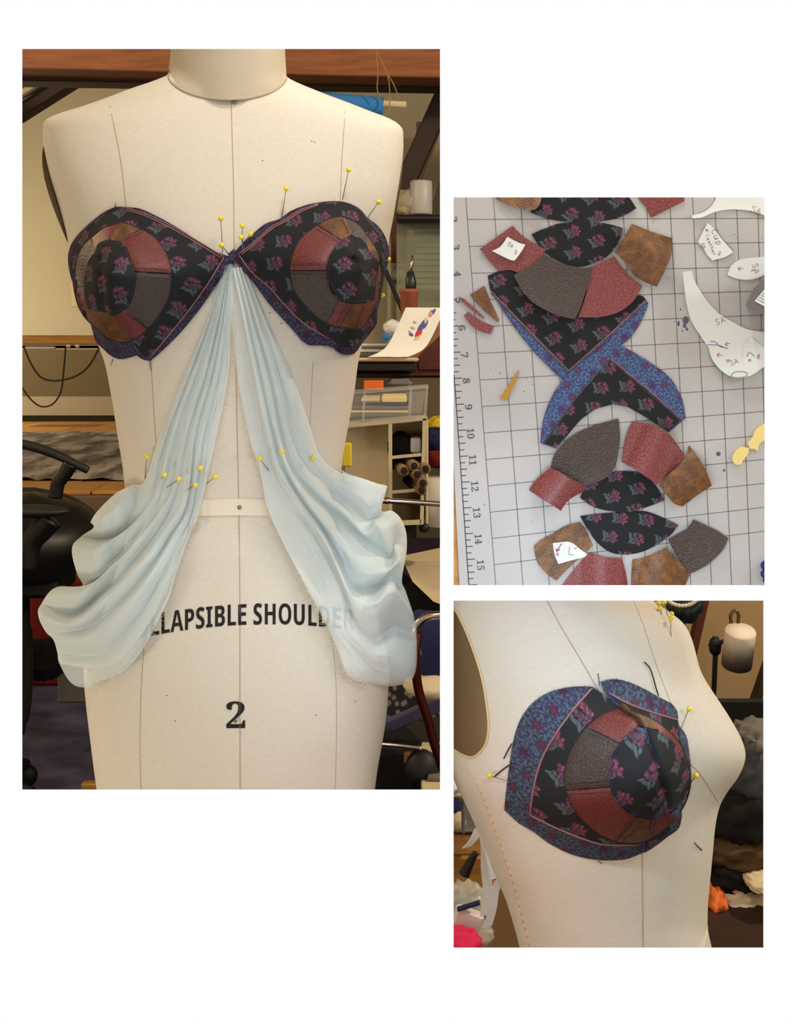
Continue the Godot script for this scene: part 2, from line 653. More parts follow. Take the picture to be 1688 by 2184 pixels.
# blue calico with small magenta flowers
func calico_texture() -> ImageTexture:
	var im := Image.create(320, 320, false, Image.FORMAT_RGB8)
	var n := noise(FastNoiseLite.TYPE_SIMPLEX, 0.02, 8, 4)
	for y in 320:
		for x in 320:
			var u := pingpong(x, 160.0)
			var v := pingpong(y, 160.0)
			var g := n.get_noise_2d(u * 2.2, v * 2.2) + 0.7 * n.get_noise_2d(u * 6.0 + 300.0, v * 6.0)
			var k := clampf(0.5 + g * 0.9, 0.0, 1.0)
			im.set_pixel(x, y, Color(0.20, 0.26, 0.43).lerp(Color(0.39, 0.49, 0.70), k))
	var w := noise(FastNoiseLite.TYPE_SIMPLEX, 1.0, 4, 2)
	var i := 0
	for c in [Vector2(50, 60), Vector2(150, 30), Vector2(250, 70), Vector2(100, 150), Vector2(210, 150), Vector2(300, 180), Vector2(40, 240), Vector2(150, 250), Vector2(250, 270)]:
		for j in 6:
			blob(im, c + Vector2(21, 0).rotated(j * TAU / 6 + i), Vector2(15, 10), j * TAU / 6 + i, Color(0.27, 0.27, 0.47), Color(0.33, 0.38, 0.60), w)
		blob(im, c, Vector2(19, 15), 0.3 * i, Color(0.47, 0.26, 0.37) if i % 2 == 0 else Color(0.34, 0.23, 0.40), Color(0.27, 0.23, 0.40), w)
		blob(im, c + Vector2(9, -8).rotated(i), Vector2(10, 8), i, Color(0.45, 0.26, 0.38), Color(0.29, 0.23, 0.42), w)
		i += 1
	return ImageTexture.create_from_image(im)

# waxed tan hide: cloudy brown crossed by many fine pale creases
func crackle_texture() -> ImageTexture:
	var w := 512
	var im := Image.create(w, w, false, Image.FORMAT_RGB8)
	var n := noise(FastNoiseLite.TYPE_SIMPLEX, 1.0, 23, 3)
	for y in w:
		for x in w:
			var u := TAU * x / w
			var v := TAU * y / w
			var g := 0.5 + 0.5 * n.get_noise_3d(1.1 * cos(u) + 5.0, 1.1 * sin(u), 1.1 * cos(v)) + 0.45 * n.get_noise_3d(1.1 * sin(v), 1.1 * cos(u) + 9.0, 1.1 * sin(u))
			g += 0.10 * n.get_noise_2d(x * 0.5, y * 0.5)
			im.set_pixel(x, y, Color(0.31, 0.19, 0.09).lerp(Color(0.53, 0.36, 0.21), clampf(g, 0.0, 1.0)))
	var r := RandomNumberGenerator.new()
	r.seed = 41
	for i in 520:
		var p := Vector2(r.randf(), r.randf()) * w
		var a := r.randf() * TAU
		var long := r.randi_range(12, 80)
		var k := r.randf_range(0.15, 0.6)
		var wide := i % 7 == 0
		for j in long:
			a += r.randf_range(-0.35, 0.35)
			p += Vector2(1, 0).rotated(a)
			for d in (2 if wide else 1):
				var x := posmod(int(p.x) + d, w)
				var y := posmod(int(p.y), w)
				im.set_pixel(x, y, im.get_pixel(x, y).lerp(Color(0.78, 0.60, 0.40), k * sin(PI * j / long)))
	return ImageTexture.create_from_image(im)

func chevron_texture() -> ImageTexture:
	var im := Image.create(64, 64, false, Image.FORMAT_RGB8)
	for y in 64:
		for x in 64:
			var t := (x + absi((y % 32) - 16)) % 8
			var g := 0.80 if t < 2 else 1.0
			im.set_pixel(x, y, Color(g, g, g))
	return ImageTexture.create_from_image(im)

func make_materials() -> void:
	var m: StandardMaterial3D
	m = mat("white_wall_paint", Color(0.985, 0.985, 0.985), 0.95)
	m.metallic_specular = 0.0
	var weave := weave_texture(512, 512, 0.84, 3)
	m = mat("linen", Color(0.905, 0.88, 0.825), 0.85)
	m.albedo_texture = weave
	m.uv1_scale = Vector3(4.0, 11.0, 1)
	relief(m, weave, 0.06)
	m = mat("linen_neck", Color(0.76, 0.72, 0.64), 0.9)  # linen darkened in its colour for the shade on the neck
	m.albedo_texture = weave
	m.uv1_scale = Vector3(9.0, 9.0, 1)
	relief(m, weave, 0.03)
	m = mat("linen_fine", Color(0.875, 0.865, 0.825), 0.8)
	m.albedo_texture = weave_texture(256, 256, 0.88, 9)
	m.uv1_scale = Vector3(6.0, 14.0, 1)
	relief(m, m.albedo_texture, 0.03)
	mat("seam_thread", Color(0.68, 0.61, 0.50), 0.9)
	mat("seam_pale", Color(0.86, 0.76, 0.57), 0.8)
	m = mat("twill_tape", Color(0.93, 0.90, 0.83), 0.85)
	m.albedo_texture = chevron_texture()
	m.uv1_scale = Vector3(110, 110, 1)
	mat("print_ink", Color(0.09, 0.08, 0.08), 0.9)
	mat("arm_plate", Color(0.42, 0.34, 0.21), 0.4)
	m = mat("rose_cotton", Color(1, 1, 1), 0.95)
	m.albedo_texture = rose_texture()
	m.uv1_scale = Vector3(1.0 / 0.046, 1.0 / 0.0202, 1)
	m.metallic_specular = 0.25
	m = mat("rose_cotton_dim", Color(0.92, 0.92, 0.94), 0.95)  # rose cotton tinted down for the dimmer light on the cups
	m.albedo_texture = M.rose_cotton.albedo_texture
	m.uv1_scale = Vector3(1.0 / 0.050, 1.0 / 0.0235, 1)
	m.metallic_specular = 0.25
	m = mat("rose_cotton_close", Color(1.0, 1.0, 1.03), 0.95)
	m.albedo_texture = M.rose_cotton.albedo_texture
	m.uv1_scale = Vector3(1.0 / 0.066, 1.0 / 0.0305, 1)
	m.metallic_specular = 0.25
	m = mat("calico", Color(1.0, 0.96, 0.90), 0.95)
	m.albedo_texture = calico_texture()
	m.uv1_scale = Vector3(22, 22, 1)
	m.metallic_specular = 0.25
	m = mat("calico_shaded", Color(0.76, 0.62, 0.55), 0.95)  # same calico, darkened in colour because the cups get less light
	m.albedo_texture = M.calico.albedo_texture
	m.uv1_scale = Vector3(20, 20, 1)
	m.metallic_specular = 0.25
	m = mat("calico_shaded_side", Color(0.90, 0.82, 0.70), 0.95)  # calico tinted darker for the light on the second form
	m.albedo_texture = M.calico.albedo_texture
	m.uv1_scale = Vector3(17, 17, 1)
	m.metallic_specular = 0.25
	mat("pink_cord", Color(0.62, 0.41, 0.40), 0.8)
	mat("seam_dark", Color(0.13, 0.11, 0.11), 0.9)  # dark line for the ring and dart seams
	mat("edge_cord", Color(0.30, 0.27, 0.25), 0.8)
	m = mat("tan_leather", Color(1, 1, 1), 0.40)
	m.albedo_texture = crackle_texture()
	m.uv1_scale = Vector3(10, 10, 1)
	var fine := ntex(noise(FastNoiseLite.TYPE_SIMPLEX, 0.08, 4, 4), [])
	relief(m, fine, 0.035)
	var suede := noise(FastNoiseLite.TYPE_SIMPLEX, 0.05, 14, 6)
	m = mat("red_leather", Color(1, 1, 1), 0.38)
	m.albedo_texture = ntex(suede, [[0.0, Color(0.37, 0.15, 0.165)], [0.5, Color(0.485, 0.235, 0.24)], [1.0, Color(0.63, 0.36, 0.36)]])
	m.uv1_scale = Vector3(14, 14, 1)
	relief(m, m.albedo_texture, 0.05)
	var pebble := noise(FastNoiseLite.TYPE_CELLULAR, 0.045, 31, 2)
	pebble.cellular_return_type = FastNoiseLite.RETURN_DISTANCE2_SUB
	pebble.fractal_type = FastNoiseLite.FRACTAL_NONE
	pebble.domain_warp_enabled = true
	pebble.domain_warp_amplitude = 22.0
	pebble.domain_warp_frequency = 0.02
	m = mat("brown_leather", Color(0.285, 0.235, 0.225), 0.46)
	relief(m, ntex(pebble, [[0.0, Color(0, 0, 0)], [0.35, Color(0.8, 0.8, 0.8)], [1.0, Color(1, 1, 1)]]), 0.075)
	m.uv1_scale = Vector3(14, 14, 1)
	for k in [["tan_leather", Color(0.80, 0.75, 0.64)], ["red_leather", Color(0.79, 0.69, 0.67)], ["brown_leather", Color(0.25, 0.205, 0.195)]]:
		m = M[k[0]].duplicate()
		m.resource_name = k[0] + "_sewn"
		m.albedo_color = k[1]
		m.roughness = 0.58
		M[k[0] + "_sewn"] = m
	m = mat("chiffon", Color(0.91, 0.955, 0.96, 0.60), 0.95)
	m.transparency = BaseMaterial3D.TRANSPARENCY_ALPHA
	m.backlight_enabled = true
	m.backlight = Color(0.20, 0.215, 0.22)
	m.metallic_specular = 0.0
	relief(m, weave_texture(256, 256, 0.5, 17), 0.02)
	m.uv1_scale = Vector3(14, 30, 1)
	m = mat("chiffon_edge", Color(0.86, 0.90, 0.88), 0.95)
	mat("loose_thread", Color(0.85, 0.80, 0.70), 0.9)
	mat("dark_thread", Color(0.12, 0.12, 0.16), 0.9)
	mat("blue_thread", Color(0.16, 0.17, 0.52), 0.8)
	m = mat("pin_yellow", Color(0.93, 0.84, 0.16), 0.25)
	m.clearcoat_enabled = true
	m.clearcoat = 0.6
	mat("pin_steel", Color(0.55, 0.53, 0.50), 0.3, 1.0)
	# cutting mat and papers
	m = mat("mat_plastic", Color(0.74, 0.74, 0.745), 0.55)
	m.albedo_texture = ntex(noise(FastNoiseLite.TYPE_SIMPLEX, 0.006, 2, 3), [[0.0, Color(0.93, 0.92, 0.92)], [1.0, Color(1, 1, 1)]], 256)
	m.uv1_scale = Vector3(3, 3, 1)
	mat("grid_ink", Color(0.22, 0.22, 0.23), 0.8)
	mat("grid_ink_pale", Color(0.42, 0.41, 0.42), 0.8)
	mat("paper", Color(0.87, 0.89, 0.89), 0.9)
	mat("paper_edge", Color(0.30, 0.52, 0.42), 0.9)
	mat("red_ink", Color(0.66, 0.13, 0.24), 0.9)
	mat("grey_ink", Color(0.50, 0.50, 0.52), 0.9)
	mat("green_ink", Color(0.12, 0.42, 0.28), 0.9)
	mat("violet_ink", Color(0.42, 0.40, 0.66), 0.9)
	mat("yellow_foam", Color(0.92, 0.84, 0.55), 0.9)
	mat("yellow_offcut", Color(0.70, 0.50, 0.16), 0.6)
	mat("grey_card", Color(0.42, 0.41, 0.42), 0.7)
	m = mat("blue_plastic", Color(0.05, 0.10, 0.48), 0.2)
	mat("ink_stain", Color(0.36, 0.36, 0.42), 0.8)
	# the studio
	var wood := ntex(noise(FastNoiseLite.TYPE_SIMPLEX, 0.02, 6, 4), [[0.0, Color(0.80, 0.77, 0.74)], [0.5, Color(0.92, 0.90, 0.88)], [1.0, Color(1, 1, 1)]])
	for w in [["beam_wood", Color(0.62, 0.39, 0.25)], ["dark_wood", Color(0.20, 0.125, 0.075)], ["tan_wood", Color(0.80, 0.60, 0.34)], ["red_wood", Color(0.36, 0.13, 0.07)], ["floor_wood", Color(0.82, 0.60, 0.32)]]:
		m = mat(w[0], w[1], 0.6)
		m.albedo_texture = wood
		m.uv1_triplanar = true
		m.uv1_scale = Vector3(0.4, 3.0, 3.0)
	m = mat("beige_plaster", Color(0.80, 0.77, 0.68), 0.95)
	m = mat("grey_plaster", Color(0.46, 0.44, 0.37), 0.95)
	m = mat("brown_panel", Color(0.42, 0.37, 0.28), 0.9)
	m = mat("pale_trim", Color(0.64, 0.60, 0.52), 0.8)
	m = mat("rug_fibre", Color(1, 1, 1), 1.0)
	m.albedo_texture = ntex(noise(FastNoiseLite.TYPE_SIMPLEX, 0.016, 12, 5), [[0.0, Color(0.26, 0.24, 0.22)], [0.42, Color(0.48, 0.45, 0.42)], [0.6, Color(0.68, 0.65, 0.62)], [1.0, Color(0.80, 0.77, 0.74)]])
	m.uv1_triplanar = true
	m.uv1_scale = Vector3(0.8, 0.5, 0.15)
	m = mat("carpet", Color(1, 1, 1), 1.0)
	m.albedo_texture = ntex(noise(FastNoiseLite.TYPE_SIMPLEX, 0.01, 19, 5), [[0.0, Color(0.18, 0.17, 0.27)], [0.5, Color(0.27, 0.26, 0.39)], [1.0, Color(0.36, 0.34, 0.46)]])
	m.uv1_triplanar = true
	m.uv1_scale = Vector3(0.9, 0.9, 0.9)
	mat("purple_carpet", Color(0.33, 0.25, 0.38), 1.0)
	mat("chair_black", Color(0.045, 0.044, 0.045), 0.45)
	mat("chair_grey", Color(0.14, 0.14, 0.135), 0.55)
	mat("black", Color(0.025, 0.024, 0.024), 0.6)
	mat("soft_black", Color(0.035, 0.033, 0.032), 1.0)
	mat("red_cloth", Color(0.42, 0.03, 0.04), 0.9)
	mat("grey_cloth", Color(0.42, 0.41, 0.38), 0.95)
	mat("blue_cloth", Color(0.20, 0.50, 0.80), 0.9)
	mat("navy_cloth", Color(0.08, 0.10, 0.30), 0.9)
	mat("white_plastic", Color(0.86, 0.86, 0.86), 0.4)
	mat("sheet_white", Color(0.97, 0.97, 0.96), 0.8)
	mat("white_cloth", Color(0.90, 0.91, 0.94), 0.9)
	mat("cream_cloth", Color(0.82, 0.76, 0.64), 0.95)
	mat("cream_board", Color(0.80, 0.75, 0.62), 0.6)
	mat("orange", Color(0.85, 0.42, 0.12), 0.6)
	mat("pink_cloth", Color(0.86, 0.10, 0.34), 0.8)
	mat("terracotta", Color(0.62, 0.35, 0.24), 0.85)
	mat("mug_glaze", Color(0.72, 0.72, 0.73), 0.4)
	mat("dark_green", Color(0.09, 0.14, 0.13), 0.4)
	mat("cardboard", Color(0.55, 0.42, 0.31), 0.9)
	mat("tube_shade", Color(0.13, 0.09, 0.07), 0.9)
	mat("yellow_pack", Color(0.86, 0.76, 0.16), 0.6)
	mat("cable", Color(0.22, 0.18, 0.10), 0.7)
	mat("string", Color(0.62, 0.50, 0.30), 0.9)
	mat("chrome", Color(0.80, 0.79, 0.78), 0.12, 1.0)
	mat("red_metal", Color(0.26, 0.07, 0.05), 0.25, 0.6)
	mat("pearl", Color(0.88, 0.84, 0.78), 0.25)
	mat("lamp_shade", Color(0.90, 0.86, 0.81), 0.7)
	mat("blinds", Color(0.40, 0.41, 0.33), 0.7)
	mat("green_fabric", Color(0.16, 0.30, 0.22), 0.9)
	for sk in [["sketch_red", Color(0.82, 0.24, 0.26)], ["sketch_blue", Color(0.36, 0.38, 0.70)], ["sketch_cream", Color(0.88, 0.82, 0.66)], ["sketch_skin", Color(0.86, 0.66, 0.52)], ["sketch_grey", Color(0.70, 0.72, 0.72)]]:
		mat(sk[0], sk[1], 0.9)
	mat("tan_card", Color(0.56, 0.42, 0.27), 0.8)
	mat("tan_wall", Color(0.66, 0.56, 0.40), 0.95)
	mat("slate_cloth", Color(0.24, 0.25, 0.27), 0.95)
	mat("tan_dark", Color(0.30, 0.22, 0.12), 0.95)
	mat("taupe_cloth", Color(0.48, 0.41, 0.34), 0.95)
	mat("rose_cloth", Color(0.55, 0.30, 0.28), 0.95)
	mat("brass", Color(0.42, 0.37, 0.24), 0.35, 0.7)
	m = mat("patterned", Color(1, 1, 1), 0.95)
	m.albedo_texture = ntex(noise(FastNoiseLite.TYPE_CELLULAR, 0.03, 44, 1), [[0.0, Color(0.5, 0.48, 0.46)], [0.3, Color(0.32, 0.30, 0.29)], [0.4, Color(0.07, 0.07, 0.08)], [1.0, Color(0.05, 0.05, 0.06)]], 256)
	m.uv1_scale = Vector3(9, 9, 1)
	m = mat("clear_plastic", Color(0.92, 0.94, 0.95, 0.16), 0.3)
	m.transparency = BaseMaterial3D.TRANSPARENCY_ALPHA
	m = mat("bag_plastic", Color(0.85, 0.84, 0.80, 0.45), 0.3)
	m.transparency = BaseMaterial3D.TRANSPARENCY_ALPHA
	m = mat("cabinet_glass", Color(0.75, 0.80, 0.72, 0.16), 0.2)
	m.metallic_specular = 0.15
	m.transparency = BaseMaterial3D.TRANSPARENCY_ALPHA
	for g in [["lamp_glow_warm", Color(1.0, 0.82, 0.55)], ["lamp_glow_white", Color(1.0, 0.97, 0.92)]]:
		m = mat(g[0], Color(0.9, 0.9, 0.9), 0.6)
		m.emission_enabled = true
		m.emission = g[1]
		m.emission_energy_multiplier = 0.6

func panel_lamp(called: String, label: String, pos: Vector3, aim: Vector3, size: Vector2, col: Color, energy: float) -> void:
	var t := thing(called, label, "lamp", "unseen lamps placed to light the forms and the mat")
	var xf := Transform3D(Basis.looking_at(aim - pos, Vector3.UP), pos)
	put("lamp_housing", box(xf * Vector3(0, 0, minf(0.006, size.y)), Vector3(size.x + minf(0.02, size.y), size.y + minf(0.02, size.y), minf(0.006, size.y)), 0.0004, xf.basis), M.black, t)
	put("lamp_diffuser", box(xf * Vector3(0, 0, 0.002), Vector3(size.x, size.y, 0.002), 0.0003, xf.basis), M.lamp_glow_white, t)
	var l := AreaLight3D.new()
	l.name = "light"
	l.area_size = size
	l.light_color = col
	l.light_energy = energy
	l.area_normalize_energy = true
	l.area_range = 12.0
	l.shadow_enabled = true
	l.transform = xf
	t.add_child(l)

func globe_lamp(label: String, pos: Vector3, col: Color, energy: float) -> void:
	var t := thing("unseen_ceiling_lamp", label, "lamp", "unseen hanging lamps placed to light the studio")
	put("globe", ball(pos, Vector3(0.09, 0.09, 0.09), 10), M.lamp_glow_warm, t)
	put("stem", tube(PackedVector3Array([pos + Vector3(0, 0.08, 0), Vector3(pos.x, 2.29, pos.z)]), 0.012), M.black, t)
	var l := OmniLight3D.new()
	l.name = "light"
	l.position = pos
	l.light_color = col
	l.light_energy = energy
	l.omni_range = 20.0
	l.omni_attenuation = 2.0
	l.light_size = 0.09
	l.shadow_enabled = true
	t.add_child(l)

# ------------------------------------------------------------------ the white wall and the room
const HOLES := [[47.5, 104.5, 939.0, 1684.0], [968.0, 421.0, 1631.5, 1250.5], [968.0, 1281.0, 1629.0, 2021.0]]
const RX := 3.3
const FLOOR := -1.2
const CEIL := 2.3
const BACK := 9.0

func build_room() -> void:
	var st := begin()
	st.set_smooth_group(-1)
	var th := 0.012
	for face in 2:
		var z := WALLZ + th * face
		var hs := []
		var xs := [-RX, RX]
		var ys := [FLOOR - 0.1, CEIL + 0.1]
		for h in HOLES:
			var grow := 0.009 * face
			var a := P(h[0], h[3], WALLZ) - Vector3(grow, grow, 0)
			var b := P(h[2], h[1], WALLZ) + Vector3(grow, grow, 0)
			hs.append([a.x, a.y, b.x, b.y])
			xs.append_array([a.x, b.x])
			ys.append_array([a.y, b.y])
		xs.sort()
		ys.sort()
		for i in xs.size() - 1:
			for j in ys.size() - 1:
				var mx: float = (xs[i] + xs[i + 1]) / 2
				var my: float = (ys[j] + ys[j + 1]) / 2
				var inside := false
				for h in hs:
					inside = inside or (mx > h[0] and mx < h[2] and my > h[1] and my < h[3])
				if inside:
					continue
				var p := [Vector3(xs[i], ys[j + 1], -z), Vector3(xs[i + 1], ys[j + 1], -z), Vector3(xs[i + 1], ys[j], -z), Vector3(xs[i], ys[j], -z)]
				if face == 0:
					quad(st, p[0], p[1], p[2], p[3])
				else:
					quad(st, p[0], p[3], p[2], p[1])
	for h in HOLES:
		var f := [P(h[0], h[1], WALLZ), P(h[2], h[1], WALLZ), P(h[2], h[3], WALLZ), P(h[0], h[3], WALLZ)]
		var b := []
		for k in 4:
			b.append(f[k] + Vector3([-0.009, 0.009, 0.009, -0.009][k], [0.009, 0.009, -0.009, -0.009][k], -th))
		for k in 4:
			quad(st, f[k], b[k], b[(k + 1) % 4], f[(k + 1) % 4])
	struct("page_wall_front", done(st), M.white_wall_paint, "added white wall with three rectangular openings, standing for the page margins", "wall")  # added wall in place of the blank page around the three views
	var mid := -(WALLZ + BACK) / 2
	var ln := BACK - WALLZ + 0.2
	struct("floor", box(Vector3(0, FLOOR - 0.05, mid), Vector3(RX * 2 + 0.2, 0.1, ln)), M.soft_black, "dark studio floor around the carpets", "floor")
	struct("ceiling", box(Vector3(0, CEIL + 0.05, mid), Vector3(RX * 2 + 0.2, 0.1, ln)), M.brown_panel, "dim brown studio ceiling", "ceiling")
	struct("wall_left", box(Vector3(-RX - 0.05, (FLOOR + CEIL) / 2, mid), Vector3(0.1, CEIL - FLOOR + 0.2, ln)), M.beige_plaster, "beige plaster wall at the left of the studio", "wall")
	struct("wall_right", box(Vector3(RX + 0.05, (FLOOR + CEIL) / 2, mid), Vector3(0.1, CEIL - FLOOR + 0.2, ln)), M.grey_plaster, "grey plaster wall at the right of the studio", "wall")
	struct("wall_back", box(Vector3(0, (FLOOR + CEIL) / 2, -BACK - 0.05), Vector3(RX * 2 + 0.2, CEIL - FLOOR + 0.2, 0.1)), M.beige_plaster, "beige plaster wall at the far end of the studio", "wall")

# ------------------------------------------------------------------ first dress form
var la: PackedFloat32Array
var ra: PackedFloat32Array
var ba: PackedFloat32Array
var na: PackedFloat32Array

func tables_a() -> void:
	la = lut([[130, 366], [150, 362], [160, 357], [175, 320], [190, 275], [205, 236], [225, 180], [242, 125], [252, 102], [262, 93], [275, 91], [310, 93], [370, 105], [440, 126], [500, 142], [560, 153], [640, 172], [720, 203], [770, 222], [800, 229], [860, 240], [930, 251], [1000, 262], [1060, 267], [1100, 263], [1180, 244], [1260, 214], [1350, 187], [1430, 178], [1500, 183], [1560, 190], [1640, 200], [1684, 206], [1760, 214], [1900, 222]])
	ra = lut([[130, 607], [150, 608], [163, 611], [175, 632], [190, 668], [205, 706], [215, 734], [235, 785], [248, 820], [256, 838], [266, 852], [278, 860], [310, 861], [370, 856], [440, 845], [500, 833], [560, 824], [640, 806], [720, 778], [770, 765], [830, 757], [900, 745], [960, 734], [1010, 728], [1060, 727], [1100, 731], [1180, 750], [1260, 785], [1350, 815], [1430, 830], [1500, 827], [1560, 820], [1640, 806], [1684, 800], [1760, 790], [1900, 780]])
	ba = lut([[130, 0.050], [166, 0.056], [200, 0.062], [260, 0.070], [350, 0.082], [450, 0.094], [550, 0.104], [650, 0.106], [770, 0.097], [900, 0.089], [1080, 0.084], [1200, 0.098], [1350, 0.113], [1500, 0.118], [1684, 0.116], [1900, 0.112]])
	na = lut([[130, 2.0], [180, 2.2], [260, 3.0], [450, 2.7], [650, 2.3], [1000, 2.15], [1300, 2.2], [1900, 2.2]])

func dA(p: Vector2) -> float:
	var l := at(la, p.y)
	var r := at(ra, p.y)
	var t := absf((p.x - (l + r) * 0.5) / ((r - l) * 0.5))
	if t >= 1.0:
		return ZA
	var n := at(na, p.y)
	return ZA - at(ba, p.y) * pow(1.0 - pow(t, n), 1.0 / n)

# under the drapes the cloth leaves the body and hangs free past the hips
func dAfree(p: Vector2) -> float:
	var l := at(la, p.y)
	var r := at(ra, p.y)
	var t := (p.x - (l + r) * 0.5) / ((r - l) * 0.5)
	var n := at(na, p.y)
	var c := clampf(absf(t), 0.0, 0.93)
	return ZA - at(ba, p.y) * pow(1.0 - pow(c, n), 1.0 / n) + maxf(0.0, absf(t) - 0.93) * 0.06

# a cup: a dome over an outline, highest at its apex
var cups := {}
func cup(key: String, apex: Vector2, outline: PackedVector2Array, height: float, power := 1.8) -> void:
	var tab := PackedFloat32Array()
	var m := outline.size()
	for k in 240:
		var d := Vector2(1, 0).rotated(TAU * k / 240.0)
		var best := 20.0
		for i in m:
			var hit = Geometry2D.segment_intersects_segment(apex, apex + d * 900.0, outline[i], outline[(i + 1) % m])
			if hit != null:
				best = maxf(best, apex.distance_to(hit))
		tab.append(best)
	var soft := PackedFloat32Array()
	for k in 240:
		var s := 0.0
		for j in range(-6, 7):
			s += tab[posmod(k + j, 240)]
		soft.append(s / 13.0)
	cups[key] = [apex, soft, height, power]

func cup_h(key: String, p: Vector2) -> float:
	var c: Array = cups[key]
	var d: Vector2 = p - c[0]
	var a := fposmod(d.angle() / TAU * 240.0, 240.0)
	var i := int(a)
	var tab: PackedFloat32Array = c[1]
	var r := lerpf(tab[i % 240], tab[(i + 1) % 240], a - i)
	var rho := d.length() / r
	if rho >= 1.0:
		return 0.0
	return c[2] * pow(1.0 - pow(rho, c[3]), 1.15)

func body_mesh(df: Callable, l: PackedFloat32Array, r: PackedFloat32Array, zs: float, back: float, y0: float, y1: float, dy: float, n := 40) -> ArrayMesh:
	var st := begin()
	var rows := []
	var ys := []
	var y := y0
	while y <= y1:
		var row := PackedVector3Array()
		var c := (at(l, y) + at(r, y)) * 0.5
		var hw := (at(r, y) - at(l, y)) * 0.5
		for k in n + 1:
			var x := c - hw * cos(PI * k / n)
			row.append(P(x, y, df.call(Vector2(x, y))))
		for k in range(1, n):
			var a := PI * k / n
			var w := P(c + hw * cos(a), y, zs)
			row.append(Vector3(w.x, w.y, -zs - back * sin(a)))
		rows.append(row)
		ys.append(y)
		y += dy
	var m: int = rows[0].size()
	for j in rows.size() - 1:
		for k in m:
			var a: Vector3 = rows[j][k]
			var b: Vector3 = rows[j][(k + 1) % m]
			var c: Vector3 = rows[j + 1][(k + 1) % m]
			var d: Vector3 = rows[j + 1][k]
			tri(st, a, b, c, Vector2(a.x, -a.y), Vector2(b.x, -b.y), Vector2(c.x, -c.y))
			tri(st, a, c, d, Vector2(a.x, -a.y), Vector2(c.x, -c.y), Vector2(d.x, -d.y))
	st.set_smooth_group(1)
	for e in [0, rows.size() - 1]:
		var mid := Vector3.ZERO
		for v in rows[e]:
			mid += v / m
		for k in m:
			if e == 0:
				tri(st, mid, rows[e][(k + 1) % m], rows[e][k])
			else:
				tri(st, mid, rows[e][k], rows[e][(k + 1) % m])
	return done(st)

func stitched(parent: Node3D, called: String, line: PackedVector2Array, df: Callable, r: float, mt: Material, gap := 3.0, dash := 5.0, off := 0.0) -> void:
	var st := begin()
	var total := 0.0
	for i in line.size() - 1:
		total += line[i].distance_to(line[i + 1])
	var n := int(total / (gap + dash))
	for i in n:
		var pts := PackedVector3Array()
		for k in 3:
			var f := (i + dash / (gap + dash) * k / 2.0) / n
			var p := walk(line, f * total)
			pts.append(P(p.x, p.y, df.call(p) - off))
		tube_into(st, pts, r, r, 4)
	put(called, done(st), mt, parent)

func walk(line: PackedVector2Array, d: float) -> Vector2:
	for i in line.size() - 1:
		var s := line[i].distance_to(line[i + 1])
		if d <= s:
			return line[i].lerp(line[i + 1], d / maxf(s, 1e-6))
		d -= s
	return line[line.size() - 1]

# text wrapped onto a surface: its extent in pixels, its base line as a function of x
func lettering(parent: Node3D, called: String, text: String, font_names: Array, bold: bool, x0: float, x1: float, base: Callable, cap: float, df: Callable, mt: Material, rot := 0.0, off := 0.0006) -> void:
	var font := SystemFont.new()
	font.font_names = PackedStringArray(font_names)
	if bold:
		font.font_weight = 700
	var tm := TextMesh.new()
	tm.text = text
	tm.font = font
	tm.font_size = 64
	tm.pixel_size = 0.01
	tm.depth = 0.02
	tm.curve_step = 2.0
	var arr := tm.get_mesh_arrays()
	var v: PackedVector3Array = arr[Mesh.ARRAY_VERTEX]
	var idx: PackedInt32Array = arr[Mesh.ARRAY_INDEX] if arr[Mesh.ARRAY_INDEX] != null else PackedInt32Array(range(v.size()))
	var lo := Vector3(1e9, 1e9, 1e9)
	var hi := -lo
	for w in v:
		lo = lo.min(w)
		hi = hi.max(w)
	var sx := (x1 - x0) / (hi.x - lo.x)
	var sy := cap / (hi.y - lo.y)
	var st := begin()
	st.set_smooth_group(-1)
	var put_v := func(w: Vector3) -> Vector3:
		var x := x0 + (w.x - lo.x) * sx
		var y: float = base.call(x) - (w.y - lo.y) * sy
		var p := Vector2(x, y)
		if rot != 0.0:
			var c := Vector2((x0 + x1) * 0.5, (base as Callable).call((x0 + x1) * 0.5) - cap * 0.5)
			p = c + (p - c).rotated(rot)
		var dep := (w.z - lo.z) / (hi.z - lo.z)
		return P(p.x, p.y, df.call(p) + 0.0002 - off * dep)
	for k in range(0, idx.size(), 3):
		tri(st, put_v.call(v[idx[k]]), put_v.call(v[idx[k + 1]]), put_v.call(v[idx[k + 2]]))
	put(called, done(st), mt, parent)

func pin(label: String, head: Vector2, tip: Vector2, df: Callable, lift: float, group: String, head_r := 0.0027, scale := 1.0) -> void:
	var t := thing("dressmaker_pin", label, "pin", group)
	var b := P(tip.x, tip.y, df.call(tip) + 0.002)
	var h := P(head.x, head.y, df.call(head) - lift)
	put("shaft", tube(PackedVector3Array([b, h]), 0.00042 * scale, 0.00042 * scale, 5), M.pin_steel, t)
	put("head", ball(h, Vector3.ONE * head_r * scale, 8), M.pin_yellow, t)

func seam(parent: Node3D, line: PackedVector2Array, df: Callable, r := 0.00042) -> void:
	put("seam", tube(on(line, df, 0.0001), r, r, 5), M.seam_thread, parent)

